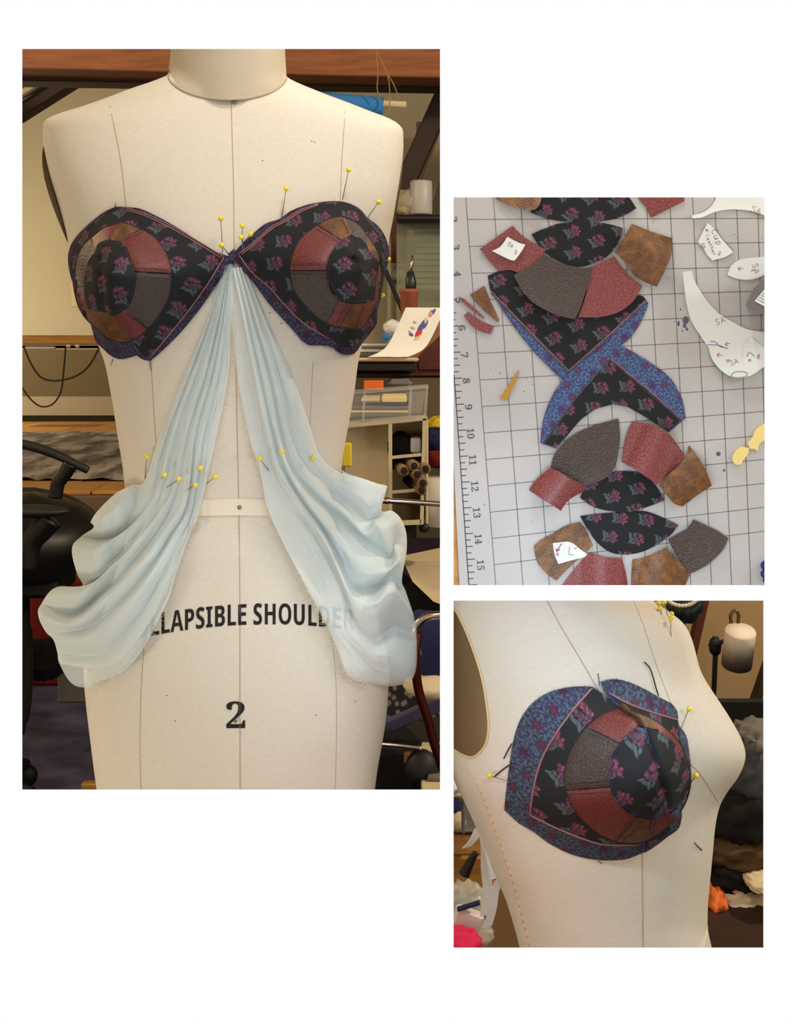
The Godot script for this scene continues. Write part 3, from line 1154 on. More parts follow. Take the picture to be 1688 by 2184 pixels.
func build_form_a() -> void:
	tables_a()
	var t := thing("dress_form", "linen dress form facing the viewer, with bra and chiffon drapes pinned on", "dress form")
	put("body", body_mesh(dA, la, ra, ZA, 0.085, 134.0, 1800.0, 7.0, 44), M.linen, t)
	# the neck is a separate cloth cap standing on the shoulders
	var rows := []
	var st := begin()
	var nd := func(p: Vector2) -> float:
		var s := clampf((p.x - 485.0) / 126.0, -1.0, 1.0)
		return ZA + 0.012 - 0.0715 * sqrt(1.0 - s * s)
	for j in 13:
		var row := PackedVector3Array()
		for k in 41:
			var a := PI * k / 40.0
			var half := lerpf(119.0, 127.0, pow(j / 12.0, 2.0))
			var x := 485.0 + lerpf(3.0, 0.0, j / 12.0) - half * cos(a)
			var low := 160.0 + 50.0 * pow(sin(a), 1.1) + 6.0 * k / 40.0
			var y := lerpf(10.0, low, j / 12.0)
			row.append(P(x, y, minf(ZA + 0.006 - 0.0755 * sin(a) * (0.93 + 0.07 * pow(j / 12.0, 3.0)), dA(Vector2(x, y)) - 0.0012)))
		rows.append(row)
	for j in 12:
		for k in 40:
			var a: Vector3 = rows[j][k]
			var b: Vector3 = rows[j][k + 1]
			var c: Vector3 = rows[j + 1][k + 1]
			var d: Vector3 = rows[j + 1][k]
			tri(st, a, b, c, Vector2(a.x, -a.y), Vector2(b.x, -b.y), Vector2(c.x, -c.y))
			tri(st, a, c, d, Vector2(a.x, -a.y), Vector2(c.x, -c.y), Vector2(d.x, -d.y))
	var top := P(485, 10, ZA)
	for k in 40:
		tri(st, top, rows[0][k + 1], rows[0][k])
	var backn := []
	for j in 2:
		var row := PackedVector3Array()
		for k in 21:
			var a := PI * k / 20.0
			var w := P(485.0 - 122.0 * cos(a), [10.0, 165.0][j], ZA)
			row.append(Vector3(w.x, w.y, -ZA - 0.006 - 0.06 * sin(a)))
		backn.append(row)
	for k in 20:
		quad(st, backn[0][k + 1], backn[0][k], backn[1][k], backn[1][k + 1])
	put("neck", done(st), M.linen_neck, t)
	put("neck_seam", tube(rows[12], 0.0007, 0.0007, 5), M.seam_thread, t)
	# side plates of the arm holes
	for s in [[-1.0, 91.0, 148.0], [1.0, 861.0, 842.0]]:
		var p := PackedVector3Array()
		var sp := begin()
		for k in 24:
			var a := TAU * k / 24.0
			var y := 415.0 + 112.0 * cos(a)
			var edge := (at(la, y) if s[0] < 0 else at(ra, y))
			var w := P(edge + s[0] * (6.0 if s[0] < 0 else 2.0) * sin(PI * clampf((y - 303.0) / 224.0, 0.0, 1.0)), y, ZA)
			p.append(Vector3(w.x, w.y, -ZA - 0.012 + 0.03 * sin(a)))
		var mid := Vector3.ZERO
		for v in p:
			mid += v / 24.0
		for k in 24:
			tri(sp, mid, p[k], p[(k + 1) % 24])
			tri(sp, mid + Vector3(-s[0] * 0.006, 0, 0), p[(k + 1) % 24], p[k])
		put("arm_plate", done(sp), M.arm_plate, t)
	# seams
	seam(t, sm(px([490, 106, 493, 200, 496, 300, 499, 420, 500, 560, 503, 760, 507, 960, 510, 1100, 512, 1300, 512, 1500, 513, 1790]), false), dA)
	seam(t, sm(px([231, 210, 246, 280, 258, 345, 266, 410, 272, 470]), false), dA, 0.0004)
	seam(t, sm(px([738, 222, 733, 290, 729, 350, 726, 440]), false), dA, 0.0004)
	seam(t, sm(px([322, 770, 330, 900, 336, 1000, 332, 1100, 318, 1250, 308, 1370, 301, 1480, 299, 1600, 304, 1790]), false), dA, 0.0004)
	seam(t, sm(px([668, 770, 662, 900, 660, 1000, 672, 1130, 700, 1300, 716, 1440, 718, 1560, 712, 1790]), false), dA, 0.0003)
	put("waist_tape", patch(sm(px([267, 1062, 330, 1066, 430, 1066, 510, 1064, 590, 1066, 660, 1066, 727, 1060, 728, 1096, 660, 1101, 590, 1101, 510, 1099, 430, 1100, 330, 1101, 265, 1097])), dA, 0.0012, 9.0), M.twill_tape, t)
	for s in [[501, 217, 6.0], [511, 1082, 5.0], [503, 1537, 4.0]]:
		var c := P(s[0], s[1], dA(Vector2(s[0], s[1])) - 0.0012)
		put("tack", ball(c, Vector3(1, 1, 0.6) * s[2] / 2000.0 * 0.9, 8), M.pin_steel, t)
	lettering(t, "printed_words", "COLLAPSIBLE SHOULDER", ["Droid Sans"], true, 262.0, 757.0,
		func(x: float) -> float: return 1332.5 + pow(absf(x - 575.0) / 255.0, 2.0) * (25.0 if x < 575.0 else 26.0), 46.0, dA, M.print_ink)
	lettering(t, "printed_size", "2", ["Droid Serif"], true, 483.0, 523.0, func(_x: float) -> float: return 1553.0, 57.0, dA, M.print_ink)
	# stand, below the frame
	var foot := P(508, 1800, ZA)
	put("pole", tube(PackedVector3Array([foot, Vector3(foot.x, FLOOR + 0.03, foot.z)]), 0.016, 0.016, 12), M.chrome, t)
	put("base", lathe([[0.0, 0.05], [0.03, 0.05], [0.05, 0.03], [0.14, 0.02], [0.15, 0.0], [0.0, 0.0]], Transform3D(Basis(), Vector3(foot.x, FLOOR, foot.z))), M.black, t)
	# flecks and lint on the cloth
	var fl := begin()
	for s in [[665, 301], [671, 303], [758, 1496], [674, 1525], [374, 1538], [560, 343], [356, 1483], [600, 690]]:
		ball_into(fl, P(s[0], s[1], dA(Vector2(s[0], s[1]))), Vector3(0.0009, 0.0005, 0.0005), 4)
	var lint := put("lint", done(fl), M.edge_cord, t)
	lint.set_meta("kind", "stuff")
	build_bra_a()
	build_drapes_a()
	build_pins_a()

func cupL(p: Vector2) -> float:
	return dA(p) - cup_h("L", p)
func cupR(p: Vector2) -> float:
	return dA(p) - cup_h("R", p)
func capL(p: Vector2) -> float:
	var crease := 0.013 * exp(-pow(edge_line(p, Vector2(214, 550), Vector2(220, 668)) / 7.5, 2.0))
	return cupL(p) - cup_h("Lc", p) + crease
func capR(p: Vector2) -> float:
	var crease := 0.011 * exp(-pow(edge_line(p, Vector2(748, 552), Vector2(776, 566)) / 6.0, 2.0)) + 0.009 * exp(-pow(edge_line(p, Vector2(756, 505), Vector2(754, 552)) / 6.0, 2.0))
	return cupR(p) - cup_h("Rc", p) + crease

func edge_line(p: Vector2, a: Vector2, b: Vector2) -> float:
	return p.distance_to(Geometry2D.get_closest_point_to_segment(p, a, b))

# One sewn cup: base cloth, rose panel, piping, leather wedges, cap; the stitching rows
func sewn_cup(bra: Node3D, base_poly: PackedVector2Array, rose_poly: PackedVector2Array, cords: Array, wedges: Array, cap_poly: PackedVector2Array, df: Callable, capf: Callable, ang: float, ring: PackedVector2Array, stitches: Array) -> Node3D:
	var c := put("cup", patch(base_poly, df, 0.0045, 8.0, 0.4), M.calico_shaded, bra, "cup edged in blue cotton, coloured darker for its dimmer light")
	put("rose_panel", patch(rose_poly, df, 0.0056, 8.0, ang), M.rose_cotton_dim, c, "black cotton printed with dusty pink roses")
	for k in cords:
		put("piping", tube(on(k, df, 0.0059), 0.0006, 0.0006, 5), M.pink_cord, c)
	var ringl := ring.duplicate()
	ringl.append(ring[0])
	put("ring_seam", tube(on(ringl, df, 0.0058), 0.0008, 0.0008, 6), M.seam_dark, c)
	for w in wedges:
		put("leather_wedge", patch(w[1], df, 0.0064, 7.0, rng.randf() * 3.0, 0.0022, 6.0), M[w[0] + "_sewn"], c, {"tan_leather": "tan leather wedge", "red_leather": "brick red leather wedge", "brown_leather": "dark brown leather wedge"}[w[0]])
	for s in stitches:
		stitched(c, "stitch_row", s, df, 0.00032, M.dark_thread, 2.5, 3.5, 0.0088)
	put("centre_cap", patch(cap_poly, capf, 0.0078, 6.0, ang + 0.5, 0.002, 5.0), M.rose_cotton_dim, c, "black rose cotton cap with a creased dart")
	var inner := Geometry2D.offset_polygon(cap_poly, -4.5)
	if inner.size() > 0:
		var ln: PackedVector2Array = inner[0]
		ln.append(ln[0])
		stitched(c, "cap_stitching", ln, capf, 0.00032, M.edge_cord, 3.0, 2.5, 0.0096)
	return c

func build_bra_a() -> void:
	var o := Vector2(130, 400)
	var s := 0.231
	var L := func(a: Array) -> PackedVector2Array: return q(130.0, 400.0, 0.231, a)
	var R := func(a: Array) -> PackedVector2Array: return q(480.0, 400.0, 0.231, a)
	var out_l := sm(L.call([510, 178, 600, 180, 720, 192, 850, 245, 1000, 325, 1150, 415, 1300, 515, 1420, 585, 1535, 630, 1575, 650, 1560, 700, 1500, 800, 1400, 955, 1250, 1165, 1100, 1345, 950, 1495, 830, 1600, 760, 1590, 700, 1550, 620, 1575, 540, 1585, 470, 1560, 400, 1500, 320, 1420, 290, 1320, 260, 1230, 180, 1120, 135, 1000, 120, 930, 75, 760, 65, 640, 80, 560, 120, 480, 200, 390, 300, 300, 400, 225]), true, 3)
	cup("L", Vector2(236, 592), out_l, 0.086, 1.7)
	var cap_l := sm(L.call([340, 520, 420, 485, 540, 500, 610, 560, 650, 680, 690, 800, 680, 950, 640, 1070, 560, 1150, 470, 1190, 380, 1160, 250, 1120, 215, 1000, 225, 800, 260, 670, 310, 590]), true, 3)
	cup("Lc", Vector2(236, 592), cap_l, 0.014, 2.4)
	var ring_l := sm(L.call([545, 318, 640, 345, 740, 385, 850, 450, 930, 540, 985, 640, 1010, 740, 1015, 860, 1000, 980, 950, 1100, 880, 1210, 790, 1310, 700, 1390, 620, 1420, 550, 1425, 470, 1400, 380, 1340, 280, 1240, 200, 1150, 150, 1060, 135, 960, 130, 800, 135, 720, 170, 600, 230, 510, 300, 440, 400, 370, 500, 340]), true, 3)
	var rose_l := sm(L.call([510, 182, 600, 205, 760, 250, 1000, 360, 1250, 500, 1480, 640, 1500, 655, 1380, 850, 1220, 1080, 1050, 1290, 830, 1540, 770, 1560, 720, 1500, 660, 1420, 560, 1440, 460, 1420, 360, 1340, 250, 1240, 170, 1130, 120, 960, 95, 780, 95, 640, 140, 500, 230, 390, 330, 300, 430, 225]), true, 3)
	var bra := thing("patchwork_bra", "patchwork leather and rose cotton bra pinned to the front-facing dress form", "bra")
	sewn_cup(bra, out_l, rose_l,
		[sm(L.call([600, 190, 760, 236, 1000, 345, 1250, 485, 1500, 638]), false), sm(L.call([600, 206, 760, 254, 1000, 366, 1250, 508, 1480, 650]), false), sm(L.call([1505, 645, 1380, 852, 1220, 1082, 1050, 1295, 830, 1560]), false)],
		[["tan_leather", L.call([545, 318, 640, 345, 745, 385, 640, 425, 530, 505, 455, 480, 500, 390])],
		["red_leather", sm(L.call([750, 390, 850, 450, 930, 540, 985, 640, 1010, 740, 1012, 790, 1012, 790, 680, 768, 600, 620, 530, 510, 640, 430]), true, 2)],
		["brown_leather", sm(L.call([660, 786, 1012, 802, 1012, 802, 1015, 860, 1000, 980, 950, 1100, 880, 1210, 805, 1300, 590, 1130, 640, 1000]), true, 2)],
		["red_leather", L.call([585, 1125, 795, 1308, 700, 1388, 660, 1395, 475, 1170])],
		["tan_leather", sm(L.call([330, 1140, 470, 1170, 655, 1398, 620, 1420, 550, 1424, 470, 1400, 380, 1340]), true, 2)],
		["red_leather", sm(L.call([135, 925, 235, 910, 240, 1080, 330, 1150, 375, 1338, 280, 1240, 200, 1150, 150, 1060, 135, 960]), true, 2)],
		["brown_leather", sm(L.call([135, 915, 130, 800, 135, 720, 170, 600, 230, 510, 275, 470, 320, 600, 240, 760, 235, 902]), true, 2)],
		["red_leather", sm(L.call([285, 465, 400, 372, 500, 342, 535, 325, 452, 475, 350, 540, 320, 600]), true, 2)]],
		cap_l, cupL, capL, 0.55, ring_l,
		[L.call([690, 740, 1005, 762]), L.call([690, 825, 1005, 840]), L.call([600, 480, 760, 405]), L.call([600, 1165, 800, 1325]), L.call([350, 1190, 480, 1390])])
	var out_r := sm(R.call([68, 615, 120, 560, 200, 480, 300, 390, 380, 330, 500, 290, 600, 220, 720, 170, 860, 138, 1050, 125, 1160, 150, 1250, 200, 1320, 280, 1400, 340, 1470, 430, 1510, 540, 1520, 640, 1500, 720, 1480, 800, 1460, 900, 1440, 1020, 1410, 1140, 1400, 1260, 1340, 1350, 1260, 1450, 1200, 1530, 1130, 1545, 1060, 1530, 980, 1470, 900, 1460, 760, 1450, 640, 1330, 520, 1200, 420, 1090, 330, 970, 240, 850, 150, 750, 80, 660]), true, 3)
	cup("R", Vector2(757, 580), out_r, 0.088, 1.7)
	var cap_r := sm(R.call([1160, 450, 1230, 450, 1290, 500, 1330, 570, 1400, 660, 1420, 760, 1400, 860, 1390, 960, 1380, 1030, 1300, 1060, 1180, 1070, 1080, 1050, 1000, 960, 950, 850, 940, 750, 960, 650, 1010, 560, 1080, 480]), true, 3)
	cup("Rc", Vector2(757, 578), cap_r, 0.014, 2.4)
	var ring_r := sm(R.call([860, 345, 960, 290, 1080, 265, 1150, 290, 1230, 340, 1310, 440, 1380, 540, 1430, 650, 1447, 760, 1442, 860, 1430, 960, 1390, 1080, 1340, 1180, 1280, 1290, 1160, 1298, 1010, 1285, 930, 1250, 850, 1190, 760, 1100, 680, 1010, 630, 920, 605, 800, 610, 720, 630, 620, 680, 500, 760, 420]), true, 3)
	var rose_r := sm(R.call([140, 615, 240, 540, 450, 365, 520, 330, 700, 220, 860, 160, 1050, 128, 1160, 160, 1240, 215, 1310, 300, 1380, 380, 1440, 480, 1470, 620, 1465, 760, 1450, 900, 1425, 1020, 1395, 1140, 1370, 1260, 1300, 1350, 1230, 1430, 1130, 1480, 1020, 1440, 960, 1380, 820, 1310, 720, 1230, 560, 1080, 420, 920, 240, 765]), true, 3)
	sewn_cup(bra, out_r, rose_r,
		[sm(R.call([128, 612, 240, 528, 450, 352, 520, 318, 700, 208, 860, 150]), false), sm(R.call([150, 620, 250, 540, 460, 364, 530, 330, 710, 220, 860, 160]), false), sm(R.call([128, 620, 240, 772, 420, 930, 560, 1090, 720, 1245, 960, 1395]), false)],
		[["red_leather", sm(R.call([850, 352, 1075, 490, 1075, 490, 990, 600, 950, 700, 945, 762, 945, 762, 605, 762, 605, 762, 612, 700, 635, 610, 690, 490, 770, 410]), true, 2)],
		["tan_leather", sm(R.call([862, 345, 862, 345, 960, 290, 1075, 267, 1130, 310, 1170, 430, 1082, 485]), true, 2)],
		["brown_leather", sm(R.call([1125, 292, 1160, 300, 1240, 350, 1305, 430, 1310, 530, 1240, 470, 1178, 440]), true, 2)],
		["tan_leather", sm(R.call([1310, 440, 1380, 540, 1425, 640, 1425, 700, 1340, 590, 1312, 530]), true, 2)],
		["tan_leather", sm(R.call([1428, 700, 1447, 800, 1435, 890, 1405, 860, 1415, 780]), true, 2)],
		["red_leather", sm(R.call([1398, 868, 1440, 900, 1425, 990, 1390, 1080, 1380, 1010]), true, 2)],
		["brown_leather", sm(R.call([608, 772, 945, 772, 945, 772, 950, 850, 980, 960, 1055, 1050, 938, 1250, 850, 1190, 760, 1100, 680, 1010, 630, 920]), true, 2)],
		["red_leather", R.call([1060, 1050, 1170, 1075, 1060, 1285, 942, 1255])],
		["tan_leather", R.call([1175, 1075, 1285, 1068, 1200, 1295, 1065, 1288])],
		["red_leather", R.call([1290, 1068, 1395, 1045, 1340, 1180, 1280, 1290, 1205, 1294])]],
		cap_r, cupR, capR, -0.35, ring_r,
		[R.call([612, 708, 940, 706]), R.call([615, 800, 940, 800]), R.call([840, 375, 1050, 505]), R.call([1085, 295, 1150, 430]), R.call([1130, 1085, 1020, 1270])])
	# bow of cloth between the cups
	put("centre_join", patch(px([488, 540, 500, 530, 506, 548, 500, 566, 484, 556]), func(p: Vector2) -> float: return dA(p), 0.004, 6.0, 0.3, 0.002, 4.0), M.calico_shaded, bra)
	var th := begin()
	for a in [[[244, 440], [251, 452], [253, 470]], [[246, 434], [247, 446], [243, 458]], [[241, 766], [236, 779]], [[577, 1245 - 580 + 0], [574, 668]], [[318, 768], [322, 790]]]:
		var line := PackedVector2Array()
		for p in a:
			line.append(Vector2(p[0], p[1]))
		tube_into(th, on(line, func(p: Vector2) -> float: return minf(cupL(p), cupR(p)), 0.003), 0.0004, 0.0003, 4)
	var lt := put("loose_thread", done(th), M.dark_thread, bra)
	lt.set_meta("kind", "stuff")
	var fr := put("frayed_edge", fray(sm(R.call([640, 1335, 760, 1452, 900, 1462, 980, 1472, 1060, 1532, 1130, 1547, 1200, 1530]), false), dA, Vector2(0, 1), 60, 7.0, 0.002), M.seam_thread, bra)
	fr.set_meta("kind", "stuff")

func build_drapes_a() -> void:
	var C := func(a: Array, u: float) -> PackedVector2Array:
		# folds start at the centre front and fan out to the pinned gather
		var r := PackedVector2Array([Vector2(478 + 20 * u, 566 - 4 * u), Vector2(438 + 56 * u, 690), Vector2(388 + 98 * u, 810), Vector2(340 + 122 * u, 930)])
		r.append_array(q(40.0, 900.0, 0.2747, a))
		return r
	var e := 0.0
	var left := [
		[[985, 450, 880, 490, 760, 550, 660, 640, 590, 720, 556, 780], [0.001, 0.002, 0.003, 0.004, 0.006, 0.016, 0.018, 0.014]],
		[[1010, 500, 910, 560, 800, 630, 700, 710, 630, 780, 578, 822], [0.004, 0.006, 0.007, 0.008, 0.010, 0.030, 0.032, 0.020]],
		[[1040, 560, 960, 680, 860, 800, 760, 880, 640, 905, 482, 892], [0.002, 0.002, 0.002, 0.002, 0.003, 0.004, 0.001, 0.000]],
		[[1090, 490, 1000, 650, 870, 810, 700, 930, 560, 1000, 414, 985], [0.006, 0.009, 0.010, 0.010, 0.010, 0.022, 0.034, 0.030]],
		[[1110, 560, 1040, 720, 900, 900, 750, 1060, 600, 1180, 450, 1170], [0.002, 0.003, 0.003, 0.003, 0.004, 0.010, 0.016, 0.014]],
		[[1150, 600, 1060, 740, 920, 930, 770, 1090, 620, 1215, 488, 1280], [0.003, 0.004, 0.004, 0.003, 0.004, 0.008, 0.006, 0.002]],
		[[1200, 510, 1100, 690, 920, 920, 700, 1140, 480, 1320, 290, 1284], [0.006, 0.008, 0.009, 0.010, 0.012, 0.026, 0.036, 0.030]],
		[[1210, 600, 1080, 850, 900, 1080, 680, 1300, 420, 1490, 176, 1412], [0.002, 0.002, 0.003, 0.003, 0.003, 0.010, 0.008, 0.014]],
		[[1300, 580, 1150, 820, 960, 1080, 720, 1325, 440, 1570, 152, 1500], [0.006, 0.009, 0.010, 0.010, 0.012, 0.028, 0.042, 0.030]],
		[[1310, 640, 1170, 900, 1000, 1170, 780, 1410, 500, 1610, 205, 1622], [0.002, 0.003, 0.003, 0.003, 0.003, 0.012, 0.020, 0.022]],
		[[1330, 640, 1210, 870, 1050, 1150, 840, 1420, 560, 1690, 268, 1690], [0.005, 0.007, 0.008, 0.008, 0.010, 0.024, 0.034, 0.026]],
		[[1350, 680, 1240, 930, 1090, 1230, 920, 1530, 640, 1790, 300, 1792], [0.002, 0.002, 0.002, 0.002, 0.003, 0.010, 0.012, 0.010]],
		[[1370, 700, 1290, 900, 1150, 1260, 1000, 1580, 720, 1890, 318, 1880], [0.003, 0.003, 0.003, 0.004, 0.006, 0.014, 0.020, 0.014]],
		[[1385, 710, 1325, 840, 1200, 1200, 1100, 1450, 830, 1920, 420, 2036], [0.001, 0.001, 0.002, 0.003, 0.005, 0.008, 0.012, 0.012]],
		[[1398, 715, 1340, 840, 1225, 1180, 1140, 1430, 900, 1850, 560, 2062], [0.0006, 0.0008, 0.001, 0.002, 0.005, 0.008, 0.010, 0.008]]]
	var rails := []
	var hts := []
	for i in left.size():
		rails.append(C.call(left[i][0], float(i) / (left.size() - 1)))
		hts.append(left[i][1].map(func(h: float) -> float: return h * (1.35 if h > 0.011 else 1.0)))
	var t := thing("chiffon_drape", "pale blue chiffon drape swagged over the form's hip beside the black office chair", "drape", "pale blue chiffon drapes")
	put("cloth", drape(rails, hts, dAfree, 11, 120), M.chiffon, t)
	put("back_layer", drape(rails.slice(0, 13), hts.slice(0, 13), dAfree, 5, 60, 0.9, 0.0, 0.45), M.chiffon, t)
	put("back_layer", drape(rails.slice(0, 13), hts.slice(0, 13), dAfree, 5, 60, 0.9, 0.45, 0.2), M.chiffon, t)
	var raw: PackedVector2Array = rails[rails.size() - 1]
	var f := put("frayed_edge", fray(raw, dAfree, Vector2(10, 3), 330, 1.0, 0.0, 0.0002, hts[hts.size() - 1]), M.loose_thread, t)
	f.set_meta("kind", "stuff")
	var right := [
		[[486, 584, 497, 720, 512, 840, 535, 945, 556, 1010, 570, 1080, 600, 1150, 645, 1235, 690, 1320, 722, 1390, 745, 1440, 795, 1462], [0.0006, 0.0008, 0.001, 0.002, 0.005, 0.009, 0.012, 0.010, 0.012, 0.016]],
		[[490, 578, 506, 700, 524, 830, 550, 950, 572, 1030, 606, 1110, 655, 1195, 700, 1280, 735, 1350, 770, 1405, 810, 1440, 850, 1462], [0.001, 0.002, 0.002, 0.002, 0.005, 0.009, 0.014, 0.016, 0.018, 0.018]],
		[[493, 576, 512, 690, 532, 815, 558, 940, 582, 1022, 622, 1098, 672, 1178, 718, 1262, 752, 1340, 790, 1385, 835, 1400, 884, 1440], [0.001, 0.002, 0.002, 0.002, 0.004, 0.006, 0.012, 0.024, 0.030, 0.026]],
		[[495, 575, 516, 690, 538, 812, 566, 938, 590, 1018, 632, 1090, 682, 1165, 726, 1250, 758, 1330, 800, 1362, 845, 1340, 889, 1365], [0.002, 0.003, 0.003, 0.003, 0.005, 0.008, 0.014, 0.018, 0.012, 0.010]],
		[[498, 572, 520, 680, 545, 800, 572, 930, 596, 1010, 640, 1076, 687, 1145, 722, 1215, 755, 1280, 800, 1290, 840, 1262, 884, 1318], [0.005, 0.009, 0.010, 0.010, 0.012, 0.018, 0.024, 0.034, 0.040, 0.030]],
		[[502, 570, 528, 680, 555, 800, 584, 930, 608, 1004, 646, 1070, 690, 1130, 722, 1190, 752, 1252, 797, 1255, 832, 1232, 866, 1262], [0.002, 0.003, 0.003, 0.003, 0.004, 0.006, 0.008, 0.010, 0.012, 0.012]],
		[[506, 570, 535, 680, 565, 800, 592, 930, 614, 1000, 650, 1060, 700, 1120, 748, 1180, 790, 1215, 828, 1216, 855, 1195, 858, 1235], [0.006, 0.010, 0.011, 0.012, 0.014, 0.022, 0.030, 0.038, 0.040, 0.024]],
		[[510, 570, 540, 680, 574, 800, 602, 930, 625, 1000, 672, 1056, 726, 1105, 775, 1150, 812, 1175, 836, 1190, 842, 1160, 868, 1170], [0.002, 0.003, 0.003, 0.004, 0.005, 0.010, 0.012, 0.014, 0.012, 0.020]],
		[[514, 570, 548, 680, 585, 800, 614, 930, 640, 998, 688, 1056, 740, 1098, 780, 1140, 800, 1120, 820, 1130, 846, 1110, 862, 1120], [0.006, 0.009, 0.010, 0.011, 0.014, 0.022, 0.030, 0.036, 0.026, 0.020]],
		[[518, 571, 556, 680, 596, 800, 628, 930, 655, 992, 700, 1036, 745, 1074, 780, 1105, 800, 1105, 812, 1100, 822, 1094, 838, 1090], [0.002, 0.003, 0.003, 0.004, 0.005, 0.008, 0.012, 0.014, 0.012, 0.010]],
		[[522, 573, 564, 682, 608, 800, 645, 930, 668, 980, 702, 1014, 745, 1042, 778, 1066, 800, 1072, 812, 1078, 814, 1084, 812, 1090], [0.004, 0.007, 0.008, 0.008, 0.010, 0.016, 0.022, 0.026, 0.020, 0.012]],
		[[527, 580, 574, 690, 624, 800, 660, 905, 682, 970, 720, 1005, 760, 1016, 790, 1026, 808, 1032, 818, 1034, 824, 1036, 827, 1038], [0.001, 0.001, 0.001, 0.002, 0.003, 0.006, 0.010, 0.012, 0.012, 0.010]]]
	rails = []
	hts = []
	for r in right:
		rails.append(px(r[0]))
		hts.append(r[1].map(func(h: float) -> float: return h * (1.35 if h > 0.011 else 1.0)))
	t = thing("chiffon_drape", "pale blue chiffon drape swagged over the form's hip beside the white cube shelf", "drape", "pale blue chiffon drapes")
	put("cloth", drape(rails, hts, dAfree, 11, 120), M.chiffon, t)
	put("back_layer", drape(rails.slice(4), hts.slice(4), dAfree, 5, 60, 0.9, 0.0, 0.45), M.chiffon, t)
	put("back_layer", drape(rails.slice(4), hts.slice(4), dAfree, 5, 60, 0.9, 0.45, 0.2), M.chiffon, t)
	f = put("frayed_edge", fray(rails[0], dAfree, Vector2(-10, 3), 330, 1.0, 0.0, 0.0002, hts[0]), M.loose_thread, t)
	f.set_meta("kind", "stuff")
	# the loose corner of cloth above the second swag
	put("corner_flap", patch(sm(px([728, 1002, 742, 1010, 770, 1022, 800, 1034, 826, 1036, 826, 1036, 818, 1068, 806, 1098, 770, 1060, 740, 1030])), func(p: Vector2) -> float: return dAfree(p) - 0.016 - 0.0004 * (p.x - 730.0) * 0.3, 0.0004, 8.0), M.chiffon, t)

func build_pins_a() -> void:
	var g := "yellow-headed pins in the bra"
	var f := func(p: Vector2) -> float: return minf(cupL(p), cupR(p))
	pin("yellow-headed pin standing highest of the two at the join, beside the rose-panel tip", Vector2(471, 466), Vector2(476, 545), f, 0.020, g)
	pin("yellow-headed pin just above the point of the bra's darker cup tip", Vector2(473, 523), Vector2(492, 548), f, 0.016, g)
	pin("yellow-headed pin topmost of the three clustered at the second cup's inner tip", Vector2(517, 482), Vector2(518, 520), f, 0.016, g)
	pin("yellow-headed pin middle of the three clustered at the second cup's inner tip", Vector2(535, 499), Vector2(508, 530), f, 0.014, g)
	pin("yellow-headed pin lowest of the three clustered at the second cup's inner tip", Vector2(515, 506), Vector2(522, 560), f, 0.016, g)
	pin("yellow-headed pin in the blue edge halfway up the second cup", Vector2(611, 402), Vector2(600, 472), f, 0.014, g)
	pin("yellow-headed pin topmost of all, above the second cup's peak", Vector2(744, 362), Vector2(730, 430), f, 0.024, g)
	pin("yellow-headed pin leaning outward at the second cup's shoulder side", Vector2(808, 431), Vector2(785, 464), f, 0.014, g)
	pin("yellow-headed pin peeping past the second cup's outer edge, upper of two", Vector2(829, 553), Vector2(815, 560), f, 0.010, g)
	pin("yellow-headed pin peeping past the second cup's outer edge, lower of two", Vector2(816, 630), Vector2(808, 634), f, 0.008, g)
	g = "yellow-headed pins in the chiffon"
	pin("yellow-headed pin standing upright at the outer edge of the gathered chiffon by the chair", Vector2(313, 974), Vector2(309, 1028), dAfree, 0.012, g)
	pin("yellow-headed pin first along the slanting row across the gathered chiffon", Vector2(351, 1013), Vector2(335, 1030), dAfree, 0.018, g)
	pin("yellow-headed pin second along the slanting row across the gathered chiffon", Vector2(382, 1022), Vector2(346, 1046), dAfree, 0.018, g)
	pin("yellow-headed pin lowest along the slanting row across the gathered chiffon", Vector2(417, 1035), Vector2(370, 1060), dAfree, 0.018, g)
	pin("yellow-headed pin above the row, in the smooth chiffon near the raw edge", Vector2(428, 999), Vector2(424, 1010), dAfree, 0.014, g)
	pin("yellow-headed pin on bare linen beside the first drape's raw edge", Vector2(459, 1017), Vector2(438, 1034), dAfree, 0.012, g)
	pin("yellow-headed pin with long shaft at the second drape's raw edge", Vector2(554, 978), Vector2(580, 1012), dAfree, 0.014, g)
	pin("yellow-headed pin sunk between the second drape's upper folds", Vector2(602, 964), Vector2(606, 974), dAfree, 0.014, g)
	pin("yellow-headed pin at the outer edge of the second drape's folds", Vector2(668, 977), Vector2(674, 990), dAfree, 0.014, g)

# ------------------------------------------------------------------ cutting mat with the cut pieces
func dM(_p: Vector2) -> float:
	return MATZ

func k3(a: Array) -> PackedVector2Array:
	return q(960.0, 410.0, 0.2014, a)
func k4(a: Array) -> PackedVector2Array:
	return q(1280.0, 410.0, 0.2133, a)
func k5(a: Array) -> PackedVector2Array:
	return q(960.0, 720.0, 0.2014, a)
func k6(a: Array) -> PackedVector2Array:
	return q(1280.0, 720.0, 0.2133, a)
func k7(a: Array) -> PackedVector2Array:
	return q(960.0, 980.0, 0.2014, a)
func k8(a: Array) -> PackedVector2Array:
	return q(1280.0, 980.0, 0.2133, a)

# a piece lies at rest height up; bow: [centre, direction in degrees, lift in metres 50 px away from the axis (negative: arched)]
func lay(up: float, bow: Array = []) -> Callable:
	if bow.is_empty():
		return func(_p: Vector2) -> float: return MATZ - up
	var c: Vector2 = bow[0]
	var d := Vector2(1, 0).rotated(deg_to_rad(bow[1]))
	var k: float = bow[2]
	return func(p: Vector2) -> float:
		var s := (p - c).dot(d) / 50.0
		if k < 0.0:
			return MATZ - up + k * maxf(0.0, 1.0 - s * s)
		return MATZ - up - k * s * s

